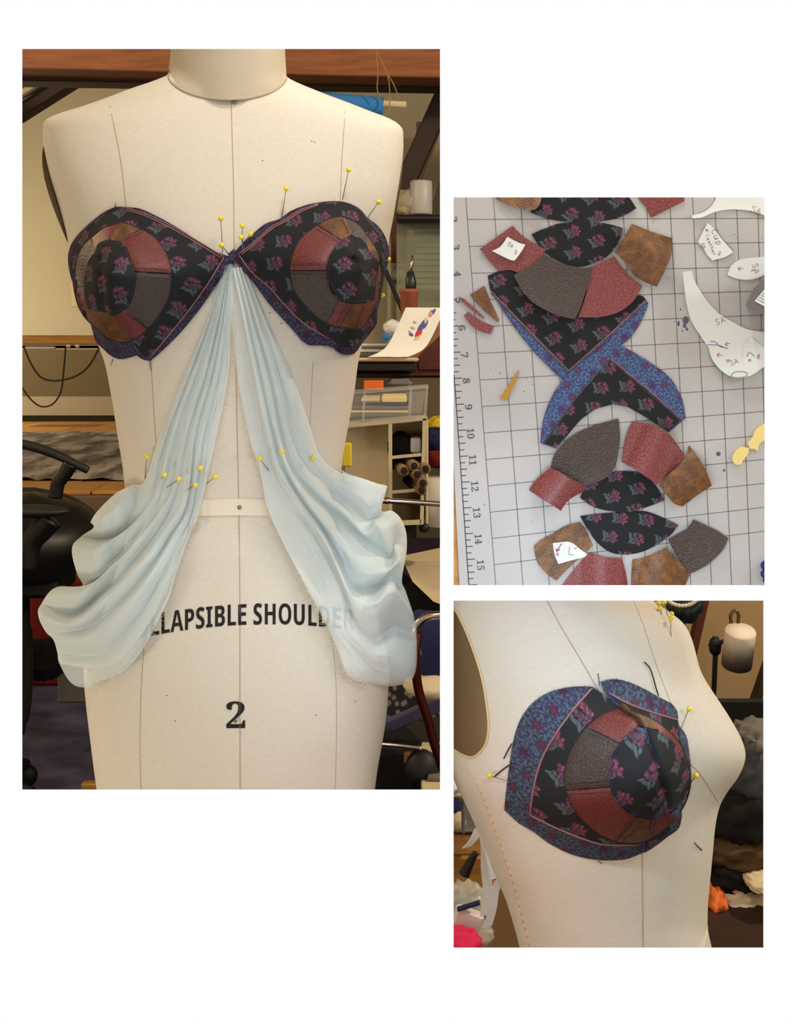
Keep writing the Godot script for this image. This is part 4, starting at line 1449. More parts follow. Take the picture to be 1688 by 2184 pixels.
func piece(called: String, label: String, category: String, group: String, poly: PackedVector2Array, material: String, th: float, up: float, bow: Array = [], ang := 0.0, cell := 8.0) -> MeshInstance3D:
	return single(called, patch(poly, lay(up, bow), th, cell, ang), M[material], label, category, group)

func scribble(parent: Node3D, called: String, lines: Array, df: Callable, off: float, material: String, r := 0.00022) -> void:
	var st := begin()
	for l in lines:
		tube_into(st, on(sm(l, false, 3), df, off), r, r, 4)
	put(called, done(st), M[material], parent)

# letters written by hand: simple strokes in a unit box (x right, y down)
const GLYPH := {
	"S": [[0.9, 0.1, 0.4, 0.0, 0.1, 0.25, 0.5, 0.48, 0.85, 0.7, 0.5, 1.0, 0.05, 0.88]], "A": [[0.0, 1.0, 0.45, 0.0, 0.9, 1.0], [0.15, 0.62, 0.8, 0.6]],
	"C": [[0.9, 0.15, 0.5, 0.0, 0.1, 0.4, 0.3, 0.95, 0.9, 0.85]], "u": [[0.1, 0.4, 0.15, 0.95, 0.6, 0.95, 0.75, 0.4], [0.75, 0.4, 0.8, 1.0]],
	"p": [[0.15, 0.4, 0.15, 1.35], [0.15, 0.5, 0.6, 0.38, 0.75, 0.7, 0.5, 0.98, 0.15, 0.85]], "l": [[0.3, 0.0, 0.3, 1.0]],
	"e": [[0.1, 0.7, 0.8, 0.65, 0.5, 0.4, 0.1, 0.7, 0.4, 1.0, 0.85, 0.9]], "a": [[0.75, 0.45, 0.3, 0.4, 0.1, 0.75, 0.4, 1.0, 0.75, 0.7], [0.75, 0.42, 0.85, 1.0]],
	"t": [[0.4, 0.1, 0.4, 0.95, 0.7, 0.98], [0.1, 0.4, 0.75, 0.38]], "h": [[0.15, 0.0, 0.15, 1.0], [0.15, 0.6, 0.5, 0.4, 0.75, 0.6, 0.75, 1.0]],
	"r": [[0.2, 0.4, 0.2, 1.0], [0.2, 0.6, 0.5, 0.4, 0.8, 0.45]], "2": [[0.1, 0.2, 0.5, 0.0, 0.8, 0.3, 0.1, 0.95, 0.9, 0.95]],
	"5": [[0.85, 0.0, 0.25, 0.05, 0.2, 0.4, 0.7, 0.45, 0.75, 0.85, 0.1, 0.95]], "8": [[0.5, 0.45, 0.1, 0.2, 0.5, 0.0, 0.85, 0.2, 0.5, 0.45, 0.1, 0.75, 0.5, 1.0, 0.9, 0.75, 0.5, 0.45]],
	"<": [[0.9, 0.0, 0.0, 0.5, 0.8, 1.0], [0.0, 0.5, 1.6, 0.45]], "#": [[0.3, 0.0, 0.2, 1.0], [0.7, 0.0, 0.6, 1.0], [0.0, 0.35, 1.0, 0.3], [0.0, 0.7, 1.0, 0.65]], "4": [[0.3, 0.0, 0.1, 0.6, 0.9, 0.55], [0.65, 0.2, 0.6, 1.0]],
	"6": [[0.7, 0.05, 0.2, 0.4, 0.15, 0.85, 0.6, 1.0, 0.75, 0.65, 0.2, 0.65]], "7": [[0.1, 0.05, 0.85, 0.0, 0.35, 1.0]], "1": [[0.4, 0.0, 0.4, 1.0]],
}

func handwriting(parent: Node3D, text: String, o: Vector2, deg: float, size: float, df: Callable, off: float, material: String) -> void:
	var lines := []
	var x := 0.0
	for ch in text:
		if GLYPH.has(ch):
			for s in GLYPH[ch]:
				var l := PackedVector2Array()
				for i in range(0, s.size(), 2):
					l.append(o + Vector2((x + s[i]) * size * 0.8, s[i + 1] * size).rotated(deg_to_rad(deg)))
				lines.append(l)
		x += 1.15
	scribble(parent, "handwriting", lines, df, off, material)

func build_mat() -> void:
	# the mat, its edge parted from the table at the lower corner
	var t := thing("cutting_mat", "translucent grey cutting mat with an inch grid and a numbered ruler edge", "cutting mat")
	put("sheet", patch(px([962, 380, 966, 700, 968, 985, 981, 1260, 1700, 1260, 1700, 380]), func(_p: Vector2) -> float: return MATZ + 0.003, 0.003, 24.0), M.mat_plastic, t)
	single("work_table", patch(px([952, 370, 952, 1262, 1720, 1262, 1720, 370]), func(_p: Vector2) -> float: return MATZ + 0.028, 0.0245, 40.0), M.tan_wood, "tan wooden worktable under the cutting mat, its edge showing beside the ruler", "table")
	var grid := begin()
	var put_line := func(a: Vector2, b: Vector2, w: float) -> void:
		var n := maxi(1, int(a.distance_to(b) / 60.0))
		var d := (b - a).normalized().orthogonal() * w * 0.5
		for i in n:
			var u := a.lerp(b, float(i) / n)
			var v := a.lerp(b, float(i + 1) / n)
			var z := MATZ - 0.00012
			quad(grid, P(u.x - d.x, u.y - d.y, z), P(v.x - d.x, v.y - d.y, z), P(v.x + d.x, v.y + d.y, z), P(u.x + d.x, u.y + d.y, z))
	# grid rows and columns, measured at both ends
	var left_x := func(y: float) -> float: return 992.6 + (y - 421.5) * 0.0864 - maxf(0.0, y - 720.0) * 0.0105
	for i in range(-1, 14):
		var yl := 468.0 + 57.4 * i - 0.058 * i * i
		var yr := 465.5 + 51.6 * i - 0.03 * i * i
		put_line.call(Vector2(left_x.call(yl), yl), Vector2(1645, yr), 1.5)
	for j in 14:
		var xt := 992.6 + 59.4 * j - 0.62 * j * j
		var xb := 1058.5 + 58.9 * j - 0.86 * j * j
		put_line.call(Vector2(xt, 405), Vector2(xb, 1256), 1.7)
	put("printed_grid", done(grid), M.grid_ink_pale, t)
	var rule := begin()
	grid = rule
	for i in 57:
		var y := 472.0 + 14.05 * i - 0.0035 * i * i
		var x := 952.0 + 0.086 * (y - 700.0) * 0.82 + 10.0
		var w := 17.0 if i % 4 == 0 else (14.0 if i % 2 == 0 else 10.5)
		if x + w > 966 and y > 640:
			var z := MATZ - 0.00012
			var a := Vector2(x, y)
			var b := Vector2(x + w, y - 0.05 * w)
			quad(rule, P(a.x, a.y - 0.9, z), P(b.x, b.y - 0.9, z), P(b.x, b.y + 0.9, z), P(a.x, a.y + 0.9, z))
	for i in 12:
		var y := 800.0 + 40.0 * i
		var x := 962.0 + 0.0705 * (y - 700.0)
		var x2 := x + 0.0705 * 40.0
		var z := MATZ - 0.00012
		quad(rule, P(x - 1, y, z), P(x + 1, y, z), P(x2 + 1, y + 40, z), P(x2 - 1, y + 40, z))
	put("ruler_ticks", done(rule), M.grid_ink, t)
	var spots := [[2, 968, 468], [3, 973, 527], [4, 976, 584], [5, 980, 640], [6, 986, 699], [7, 991, 757], [8, 995.5, 812], [9, 1000, 868], [10, 1004.5, 924.5], [11, 1009, 981], [12, 1013.5, 1037], [13, 1017.5, 1093.5], [14, 1021, 1150], [15, 1026, 1205]]
	for s in spots:
		var txt := str(s[0])
		var w := 10.5 * txt.length()
		var cx: float = s[1]
		var cy: float = s[2]
		lettering(t, "ruler_number", txt, ["Droid Serif"], false, cx - w / 2, cx + w / 2, func(_x: float) -> float: return cy + 7.5, 15.0, dM, M.grid_ink, PI / 2 - 0.06, 0.0006)
	var spots2 := begin()
	for s in [[1463, 683, 7, 9], [1461, 695, 4, 5], [1466, 702, 3, 4], [1448, 690, 3, 6], [1443, 684, 1.6, 1.6], [1456, 706, 1.6, 2], [1438, 686, 1.2, 1.2], [1452, 660, 1.5, 3], [1561, 503, 1.2, 1.0], [1568, 500, 1.3, 1.3], [1572, 506, 1, 1], [1565, 508, 0.8, 0.8], [1619, 506, 1, 1], [1626, 509, 1.2, 1.2], [1085, 798, 1.2, 1.2], [1047, 787, 1.0, 1.0], [1067, 796, 1.6, 1.2], [1124, 807, 1, 1.2], [1136, 820, 1, 1], [1118, 835, 1.2, 1.2], [1033.6, 1075.4, 1.4, 1.4], [1135, 1113, 1.2, 1], [1100, 1075, 1, 1], [1504, 1234, 1, 1], [1533, 968, 5, 5], [1545, 1003, 3, 3]]:
		ball_into(spots2, P(s[0], s[1], MATZ), Vector3(s[2] / 2240.0, s[3] / 2240.0, 0.0001), 5)
	var sp := put("ink_spot", done(spots2), M.ink_stain, t)
	sp.set_meta("kind", "stuff")

	# fabric
	var gf := "cut pieces of rose cotton on the mat"
	piece("fabric_piece", "black rose-printed cotton piece cut off by the upper edge of the view", "fabric piece", gf, sm(px([1132, 453, 1170, 467, 1230, 474, 1290, 471, 1330, 461, 1358, 444, 1358, 444, 1330, 395, 1330, 380, 1150, 380, 1150, 380])), "rose_cotton", 0.0009, 0.0002, [Vector2(1245, 430), 0, 0.0004], 0.3)
	piece("fabric_piece", "pointed oval of black rose cotton above the largest dark leather piece", "fabric piece", gf, sm(px([1134, 500, 1134, 500, 1165, 486, 1192, 477, 1230, 474, 1265, 473, 1300, 478, 1329, 486, 1329, 486, 1322, 510, 1300, 543, 1275, 558, 1245, 568, 1215, 566, 1180, 550, 1155, 530])), "rose_cotton", 0.0009, 0.0002, [Vector2(1230, 520), 20, 0.0004], 0.05)
	piece("fabric_piece", "pointed oval of black rose cotton tucked beside the folded red leather piece", "fabric piece", gf, sm(px([1238, 1062, 1246, 1043, 1262, 1026, 1285, 1012, 1310, 1006, 1340, 1005, 1368, 1010, 1390, 1026, 1405, 1045, 1418, 1067, 1418, 1067, 1385, 1080, 1340, 1092, 1300, 1090, 1262, 1079])), "rose_cotton", 0.0009, 0.0010, [Vector2(1330, 1050), 10, 0.0004], -0.1)
	piece("fabric_piece", "pointed oval of black rose cotton just above the lower red and tan leather", "fabric piece", gf, sm(px([1238, 1101, 1238, 1101, 1270, 1096, 1310, 1093, 1350, 1089, 1380, 1091, 1415, 1104, 1448, 1120, 1448, 1120, 1432, 1140, 1405, 1160, 1370, 1177, 1330, 1183, 1303, 1178, 1275, 1158, 1252, 1126])), "rose_cotton", 0.0009, 0.0002, [Vector2(1340, 1130), 15, 0.0004], -0.5)
	var gb := "border-printed rose cotton pieces"
	var big := single("fabric_piece", patch(sm(px([1041, 588, 1041, 588, 1062, 579, 1098, 573, 1098, 573, 1200, 600, 1372, 632, 1384, 648, 1384, 648, 1366, 690, 1340, 726, 1300, 752, 1255, 790, 1211, 822, 1211, 822, 1180, 792, 1132, 742, 1092, 690, 1062, 645, 1046, 618])), lay(0.0003), 0.0009, 8.0, 0.85), M.calico, "large diamond of border-print cotton lying under the dark leather piece", "fabric piece", gb)
	put("rose_panel", patch(px([1041.5, 588.5, 1062, 579.5, 1098, 573.5, 1230, 606, 1371, 632.5, 1378, 640, 1300, 712, 1214, 788, 1132, 706, 1047, 619]), lay(0.0012), 0.0002, 8.0, 0.12), M.rose_cotton, big, "black rose-printed field")
	for l in [[[1047, 620, 1130, 706, 1214, 790], "pink_cord", 0.0005], [[1047, 625, 1128, 710, 1214, 797], "edge_cord", 0.0003], [[1214, 790, 1300, 714, 1377, 641], "pink_cord", 0.0005], [[1214, 797, 1302, 720, 1380, 646], "edge_cord", 0.0003]]:
		put("printed_stripe", tube(on(px(l[0]), lay(0.0013)), l[2], l[2], 4), M[l[1]], big)
	var arch := single("fabric_piece", patch(sm(px([1301, 726, 1301, 726, 1255, 762, 1214, 796, 1190, 825, 1172, 858, 1158, 900, 1153, 945, 1153, 945, 1186, 957, 1186, 957, 1210, 930, 1240, 895, 1272, 872, 1308, 861, 1340, 867, 1380, 890, 1428, 922, 1428, 922, 1463, 892, 1463, 892, 1456, 852, 1430, 806, 1390, 775, 1345, 747])), lay(0.0014), 0.0009, 8.0, 0.85), M.calico, "chevron of border-print cotton with an arched cut below the large diamond", "fabric piece", gb)
	put("rose_panel", patch(px([1302, 768, 1230, 850, 1162, 946, 1185, 955, 1210, 929, 1240, 894, 1272, 872, 1308, 862, 1340, 868, 1380, 891, 1427, 920, 1452, 896, 1380, 832]), lay(0.0023), 0.0002, 8.0, -0.35), M.rose_cotton, arch, "black rose-printed field")
	for l in [[[1159, 946, 1230, 846, 1303, 764], "edge_cord", 0.0005], [[1303, 764, 1380, 828, 1457, 896], "pink_cord", 0.0005], [[1303, 769, 1378, 833, 1453, 900], "edge_cord", 0.0003]]:
		put("printed_stripe", tube(on(px(l[0]), lay(0.0024)), l[2], l[2], 4), M[l[1]], arch)

	# leather
	var gl := "cut pieces of leather on the mat"
	piece("leather_piece", "tan leather piece with a curled corner, cut off by the upper edge of the view", "leather piece", gl, sm(k3([470, -60, 480, 57, 560, 105, 650, 142, 800, 186, 900, 182, 950, 130, 970, 57, 970, -60, 970, -60])), "tan_leather", 0.0014, 0.0006, [Vector2(1090, 380), 60, 0.003], 0.2)
	piece("leather_piece", "red leather piece cut off by the upper edge, next to the curved paper", "leather piece", gl, k4([370, -20, 385, 57, 460, 142, 515, 255, 845, 87, 842, 57, 838, -20]), "red_leather", 0.0014, 0.0004, [], 0.5)
	piece("leather_piece", "red leather piece with a small paper label lying on it", "leather piece", gl, sm(k3([665, 355, 665, 355, 780, 470, 1020, 610, 1020, 610, 940, 720, 840, 790, 720, 848, 640, 822, 520, 838, 400, 710, 335, 620, 315, 605, 315, 605])), "red_leather", 0.0014, 0.0004, [Vector2(1095, 530), 40, 0.0012], 1.2)
	piece("leather_piece", "largest dark brown pebbled leather piece, fan shaped, over the printed diamond", "leather piece", gl, sm(k3([1000, 655, 1000, 655, 1150, 742, 1300, 787, 1505, 802, 1505, 802, 1490, 900, 1430, 1080, 1370, 1260, 1320, 1345, 1320, 1345, 1150, 1305, 1000, 1240, 860, 1150, 760, 1030, 675, 880, 675, 880, 850, 780])), "brown_leather", 0.0016, 0.0036, [Vector2(1190, 600), 110, 0.0022], 0.4)
	piece("leather_piece", "broad red leather wedge touching the largest dark leather piece", "leather piece", gl, sm(px([1258, 570, 1258, 570, 1285, 560, 1311, 546, 1311, 546, 1340, 585, 1371, 610, 1371, 610, 1357, 635, 1340, 653, 1315, 668, 1280, 676, 1233, 677, 1233, 677, 1247, 640, 1256, 600])), "red_leather", 0.0014, 0.0022, [Vector2(1300, 610), 40, 0.001], 2.0)
	piece("leather_piece", "crackled tan leather square beside the upper pointed oval", "leather piece", gl, sm(k4([320, 313, 320, 313, 520, 395, 727, 460, 727, 460, 710, 640, 660, 770, 570, 945, 570, 945, 460, 902, 345, 832, 280, 750, 225, 675, 145, 600, 145, 600, 230, 470])), "tan_leather", 0.0015, 0.0015, [Vector2(1372, 545), 130, -0.009], 0.9)
	piece("leather_piece", "dark brown leather fan tucked below the chevron's arched cut", "leather piece", gl, sm(px([1320, 893, 1320, 893, 1323, 925, 1320, 960, 1310, 1000, 1288, 1022, 1256, 1034, 1256, 1034, 1215, 1020, 1175, 997, 1175, 997, 1182, 972, 1208, 940, 1245, 916, 1285, 902])), "brown_leather", 0.0016, 0.0016, [Vector2(1255, 960), 45, 0.001], 1.1)
	piece("leather_piece", "glossy red leather piece with a fold down its middle", "leather piece", gl, sm(px([1348, 900, 1348, 900, 1382, 903, 1408, 912, 1429, 927, 1444, 946, 1466, 980, 1466, 980, 1448, 993, 1417, 1020, 1402, 1034, 1402, 1034, 1380, 1018, 1355, 1001, 1326, 985, 1326, 985, 1331, 945, 1340, 916])), "red_leather", 0.0014, 0.0030, [Vector2(1395, 968), 25, -0.013], 0.1)
	piece("leather_piece", "crackled tan leather piece to the side of the folded red leather", "leather piece", gl, sm(px([1470, 950, 1470, 950, 1500, 990, 1519, 1036, 1519, 1036, 1490, 1055, 1457, 1080, 1457, 1080, 1440, 1075, 1424, 1058, 1406, 1035, 1406, 1035, 1417, 1020, 1448, 993, 1462, 975])), "tan_leather", 0.0015, 0.0010, [Vector2(1470, 1020), 60, -0.009], 1.8)
	piece("leather_piece", "small red leather rectangle at the ruler side of the dark leather fan", "leather piece", gl, sm(k7([1060, 88, 1060, 88, 1160, 130, 1300, 215, 1445, 280, 1445, 280, 1430, 325, 1330, 385, 1250, 440, 1175, 545, 1175, 545, 1080, 480, 960, 410, 838, 325, 838, 325, 870, 270, 950, 180])), "red_leather", 0.0014, 0.0034, [Vector2(1190, 1043), 35, -0.013], 0.7)
	piece("leather_piece", "tan leather piece with a paper triangle lying on it", "leather piece", gl, sm(k7([1378, 664, 1378, 664, 1440, 740, 1480, 830, 1517, 912, 1517, 912, 1400, 1020, 1280, 1130, 1200, 1210, 1130, 1282, 1130, 1282, 1040, 1220, 940, 1110, 905, 1010, 890, 920, 890, 920, 970, 850, 1100, 780, 1230, 700])), "tan_leather", 0.0015, 0.0005, [Vector2(1205, 1175), 70, 0.0012], 2.4)
	piece("leather_piece", "red leather piece cut off by the lower edge of the view", "leather piece", gl, sm(px([1258, 1178, 1258, 1178, 1292, 1189, 1327, 1190, 1327, 1190, 1336, 1225, 1341, 1258, 1341, 1258, 1193, 1258, 1225, 1214])), "red_leather", 0.0014, 0.0012, [Vector2(1290, 1230), 0, -0.010], 2.8)
	piece("leather_piece", "crackled tan leather piece cut off by the lower edge of the view", "leather piece", gl, sm(k8([325, 1000, 325, 1000, 430, 980, 560, 930, 650, 882, 650, 882, 720, 940, 780, 1010, 850, 1080, 908, 1135, 908, 1135, 850, 1270, 840, 1303, 312, 1303, 312, 1303, 312, 1200])), "tan_leather", 0.0015, 0.0010, [Vector2(1412, 1220), 10, -0.010], 0.3)
	piece("leather_piece", "dark brown pebbled leather square on bare mat near the lower corner", "leather piece", gl, sm(k8([935, 598, 935, 598, 1050, 652, 1180, 715, 1287, 790, 1287, 790, 1240, 890, 1150, 990, 1050, 1070, 910, 1140, 910, 1140, 820, 1040, 750, 930, 680, 800, 680, 800, 770, 745, 870, 690])), "brown_leather", 0.0016, 0.0016, [Vector2(1485, 1162), 40, 0.0014], 1.5)
	var gs := "small leather offcuts"
	piece("leather_offcut", "narrow tan leather triangle beside the printed diamond", "leather offcut", gs, k3([215, 1085, 290, 1040, 365, 990, 440, 1170, 525, 1358, 505, 1372, 370, 1262, 262, 1150]), "tan_leather", 0.0013, 0.0006, [], 0.4)
	piece("leather_offcut", "thin bright red leather sliver lying across the ruler's 5", "leather offcut", gs, k3([88, 1108, 150, 1130, 255, 1218, 372, 1335, 342, 1330, 195, 1220]), "red_leather", 0.0016, 0.0004, [], 0.0)
	piece("leather_offcut", "short curved red leather strip beside the ruler's 6", "leather offcut", gs, sm(k3([150, 1308, 195, 1265, 195, 1265, 300, 1345, 467, 1420, 467, 1420, 432, 1500, 432, 1500, 330, 1475, 230, 1410])), "red_leather", 0.0014, 0.0004, [], 1.0)
	piece("leather_offcut", "tiny golden leather spike alone on the mat beside the 8", "leather offcut", gs, k5([735, 343, 705, 450, 650, 560, 605, 662, 530, 640, 600, 545, 650, 450]), "yellow_offcut", 0.0016, 0.0004, [], 0.0)
	# paper patterns
	var gp := "paper pattern pieces"
	var o := piece("paper_pattern", "small white paper label numbered 5 lying on the red leather piece", "paper pattern", gp, sm(k3([610, 470, 610, 470, 720, 530, 800, 555, 800, 555, 760, 625, 690, 722, 660, 722, 560, 680, 445, 620, 445, 620, 530, 580])), "paper", 0.0003, 0.0042, [Vector2(1084, 530), 35, 0.0035])
	handwriting(o, "5", Vector2(1098, 533), 10, 9.0, lay(0.0042, [Vector2(1084, 530), 35, 0.0035]), 0.0004, "red_ink")
	handwriting(o, "SA", Vector2(1087, 515), 40, 8.0, lay(0.0042, [Vector2(1084, 530), 35, 0.0035]), 0.0004, "grey_ink")
	o = piece("paper_pattern", "large curved white paper pattern crossing the upper corner of the view", "paper pattern", gp, sm(k4([1170, -30, 1160, 60, 1120, 135, 1060, 185, 1000, 213, 925, 228, 925, 228, 922, 262, 922, 262, 1015, 252, 1100, 217, 1200, 185, 1330, 172, 1450, 178, 1560, 200, 1680, 245, 1680, 245, 1720, -30, 1720, -30])), "paper", 0.0003, 0.0006, [Vector2(1560, 420), 90, 0.003])
	handwriting(o, "SA", Vector2(1606, 438), 20, 13.0, lay(0.0006, [Vector2(1560, 420), 90, 0.003]), 0.0004, "grey_ink")
	var d := lay(0.0010, [Vector2(1525, 516), 30, 0.0014])
	o = piece("paper_pattern", "white paper pattern lettered Cup leather alone on the bare grid", "paper pattern", gp, sm(k4([1078, 306, 1078, 306, 1150, 372, 1230, 470, 1300, 545, 1352, 600, 1352, 600, 1260, 652, 1130, 686, 1130, 686, 1075, 630, 1040, 565, 978, 500, 978, 500])), "paper", 0.0003, 0.0010, [Vector2(1525, 516), 30, 0.0014])
	handwriting(o, "Cup", Vector2(1530, 486), 68, 14.0, d, 0.0004, "green_ink")
	handwriting(o, "leather", Vector2(1512, 499), 68, 7.5, d, 0.0004, "grey_ink")
	handwriting(o, "SA", Vector2(1501, 517), 60, 7.0, d, 0.0004, "grey_ink")
	handwriting(o, "2", Vector2(1534, 535), 20, 8.0, d, 0.0004, "red_ink")
	handwriting(o, "<", Vector2(1508, 487), 40, 6.0, d, 0.0004, "red_ink")
	scribble(o, "pattern_line", [k4([1165, 385, 1235, 475, 1345, 597, 1260, 650, 1135, 683])], d, 0.0004, "paper_edge", 0.0003)
	d = lay(0.0008, [Vector2(1610, 570), 80, 0.0008])
	o = piece("paper_pattern", "pointed oval paper pattern half under the grey box", "paper pattern", gp, sm(k4([1275, 826, 1275, 826, 1310, 742, 1375, 685, 1450, 662, 1550, 652, 1680, 648, 1760, 700, 1760, 800, 1650, 828, 1550, 868, 1450, 876, 1330, 852])), "paper", 0.0003, 0.0008, [Vector2(1610, 570), 80, 0.0008])
	handwriting(o, "SA", Vector2(1617, 560), 75, 13.0, d, 0.0004, "grey_ink")
	handwriting(o, "<", Vector2(1575, 568), 5, 9.0, d, 0.0004, "red_ink")
	handwriting(o, "7", Vector2(1604, 580), -90, 7.0, d, 0.0004, "red_ink")
	d = lay(0.0008, [Vector2(1530, 700), 40, 0.0009])
	o = piece("paper_pattern", "long tapering white paper pattern widening into a round end", "paper pattern", gp, sm(px([1457, 580, 1457, 580, 1477, 577, 1477, 577, 1481, 595, 1494, 620, 1515, 649, 1537, 671, 1566, 688, 1598, 703, 1650, 709, 1650, 709, 1660, 740, 1640, 775, 1625, 786, 1604, 800, 1585, 806, 1565, 806, 1543, 795, 1525, 776, 1513, 755, 1510, 738, 1510, 738, 1496, 718, 1474, 682, 1464, 640])), "paper", 0.0003, 0.0008, [Vector2(1530, 700), 40, 0.0009])
	handwriting(o, "SA", Vector2(1524, 682), -20, 13.0, d, 0.0004, "grey_ink")
	handwriting(o, "<", Vector2(1530, 752), 8, 9.0, d, 0.0004, "red_ink")
	handwriting(o, "A", Vector2(1556, 764), 60, 9.0, d, 0.0004, "red_ink")
	handwriting(o, "SA", Vector2(1556, 770), -20, 11.0, d, 0.0004, "grey_ink")
	handwriting(o, "<", Vector2(1546, 730), -10, 9.0, d, 0.0004, "green_ink")
	scribble(o, "pattern_line", [k6([1100, 35, 1160, 45, 1190, 80, 1230, 100, 1220, 85]), k6([1080, 70, 1180, 75, 1280, 110])], d, 0.0004, "violet_ink", 0.0003)
	scribble(o, "pattern_line", [k6([1085, 95, 1110, 200, 1180, 300, 1290, 385, 1400, 400, 1475, 385, 1470, 350, 1420, 340, 1340, 350, 1310, 385])], d, 0.0004, "paper_edge", 0.0003)
	d = lay(0.0040, [Vector2(1586, 770), 0, 0.0030])
	o = piece("paper_pattern", "small folded paper pattern marked 8 on the long pattern's round end", "paper pattern", gp, sm(k6([1520, 0, 1520, 0, 1438, 65, 1438, 65, 1425, 332, 1425, 332, 1620, 250, 1700, 225, 1700, 225, 1650, 110])), "paper", 0.0003, 0.0040, [Vector2(1586, 770), 0, 0.0030])
	handwriting(o, "8", Vector2(1617, 755), 20, 9.0, d, 0.0004, "red_ink")
	handwriting(o, "<", Vector2(1599, 764), 30, 7.0, d, 0.0004, "red_ink")
	scribble(o, "pattern_line", [k6([1470, 190, 1495, 140, 1550, 190])], d, 0.0004, "grey_ink", 0.0003)
	d = lay(0.0032, [Vector2(1200, 1185), 80, 0.002])
	o = piece("paper_pattern", "white paper triangle with a red arrow lying on tan leather", "paper pattern", gp, sm(k7([1090, 885, 1090, 885, 1180, 875, 1250, 870, 1310, 892, 1380, 950, 1490, 1022, 1490, 1022, 1320, 1060, 1150, 1107, 1150, 1107, 1110, 1010])), "paper", 0.0003, 0.0032, [Vector2(1200, 1185), 80, 0.002])
	scribble(o, "handwriting", [k7([1185, 890, 1130, 975]), k7([1125, 940, 1130, 975, 1165, 950]), k7([1320, 945, 1345, 935])], d, 0.0004, "red_ink", 0.0004)
	handwriting(o, "#", Vector2(1187, 1178), 5, 8.0, d, 0.0004, "grey_ink")
	scribble(o, "pattern_line", [k7([1270, 920, 1260, 1010, 1310, 1010])], d, 0.0004, "grey_ink", 0.0003)
	# odds and ends
	piece("foam_chip", "lower pale yellow crumb of torn foam on the mat", "foam chip", "torn yellow foam", sm(k6([1340, 1250, 1328, 1200, 1370, 1120, 1420, 1085, 1495, 1108, 1480, 1170, 1440, 1220, 1415, 1265, 1380, 1272])), "yellow_foam", 0.003, 0.0, [])
	piece("foam_chip", "upper pale yellow strip of torn foam running off the view", "foam chip", "torn yellow foam", sm(k6([1500, 1112, 1480, 1050, 1530, 990, 1560, 920, 1610, 880, 1660, 850, 1740, 900, 1690, 1000, 1600, 1060, 1578, 1145, 1558, 1118])), "yellow_foam", 0.003, 0.0, [])
	var b := thing("card_box", "grey card box with a printed white lid label at the mat's edge", "box")
	put("body", patch(px([1592, 650, 1609, 614, 1650, 578, 1720, 560, 1720, 700, 1650, 686]), lay(0.0004), 0.040, 12.0), M.grey_card, b)
	put("label", patch(px([1610, 642, 1640, 607, 1710, 575, 1710, 690, 1650, 664]), lay(0.0404), 0.0006, 12.0), M.paper, b, "white printed label")
	var lines := []
	for i in 6:
		lines.append(PackedVector2Array([Vector2(1616 + 4 * i, 638 - 4 * i), Vector2(1640, 650 - 8 * i)]))
	scribble(b, "print", lines, lay(0.041), 0.0002, "grey_ink", 0.0002)
	var cl := thing("blue_bead_string", "glossy dark blue beads at the mat's lower corner", "beads")
	for s in [[1634, 1206, 11], [1632, 1224, 9], [1638, 1237, 10], [1640, 1220, 12]]:
		put("bead", ball(P(s[0], s[1], MATZ - s[2] / 2240.0), Vector3.ONE * s[2] / 2240.0, 10), M.blue_plastic, cl)

# ------------------------------------------------------------------ second dress form, turned aside
var lc: PackedFloat32Array
var rc: PackedFloat32Array
var bc: PackedFloat32Array

func tables_c() -> void:
	lc = lut([[1150, 951], [1285, 952], [1400, 952], [1500, 952], [1600, 956], [1662, 968], [1721, 996], [1787, 1026], [1868, 1057], [1924, 1081], [2021, 1109], [2120, 1130], [2250, 1140]])
	rc = lut([[1150, 1330], [1240, 1378], [1282, 1395], [1305, 1428], [1328, 1457], [1362, 1476], [1424, 1493], [1450, 1505], [1475, 1521], [1530, 1557], [1569, 1579], [1592, 1588], [1611, 1591], [1633, 1587], [1660, 1574], [1690, 1552], [1720, 1536], [1760, 1527], [1822, 1521], [1929, 1511], [1971, 1510], [2022, 1519], [2120, 1540], [2250, 1560]])
	bc = lut([[1150, 0.095], [1285, 0.110], [1450, 0.125], [1650, 0.130], [1800, 0.122], [2000, 0.112], [2250, 0.118]])

func dC(p: Vector2) -> float:
	var l := at(lc, p.y)
	var r := at(rc, p.y)
	var t := absf((p.x - (l + r) * 0.5) / ((r - l) * 0.5))
	if t >= 1.0:
		return ZC
	return ZC - at(bc, p.y) * pow(1.0 - pow(t, 2.2), 1.0 / 2.2)

func cupC(p: Vector2) -> float:
	return dC(p) - cup_h("C", p)
func capC(p: Vector2) -> float:
	var c := q(1060.0, 1430.0, 0.2607, [1190, 470, 1290, 700, 1340, 900, 1385, 1080, 1330, 1200])
	var d := 1e9
	for i in c.size() - 1:
		d = minf(d, edge_line(p, c[i], c[i + 1]))
	return cupC(p) - cup_h("Cc", p) + 0.017 * exp(-pow(d / 7.5, 2.0))

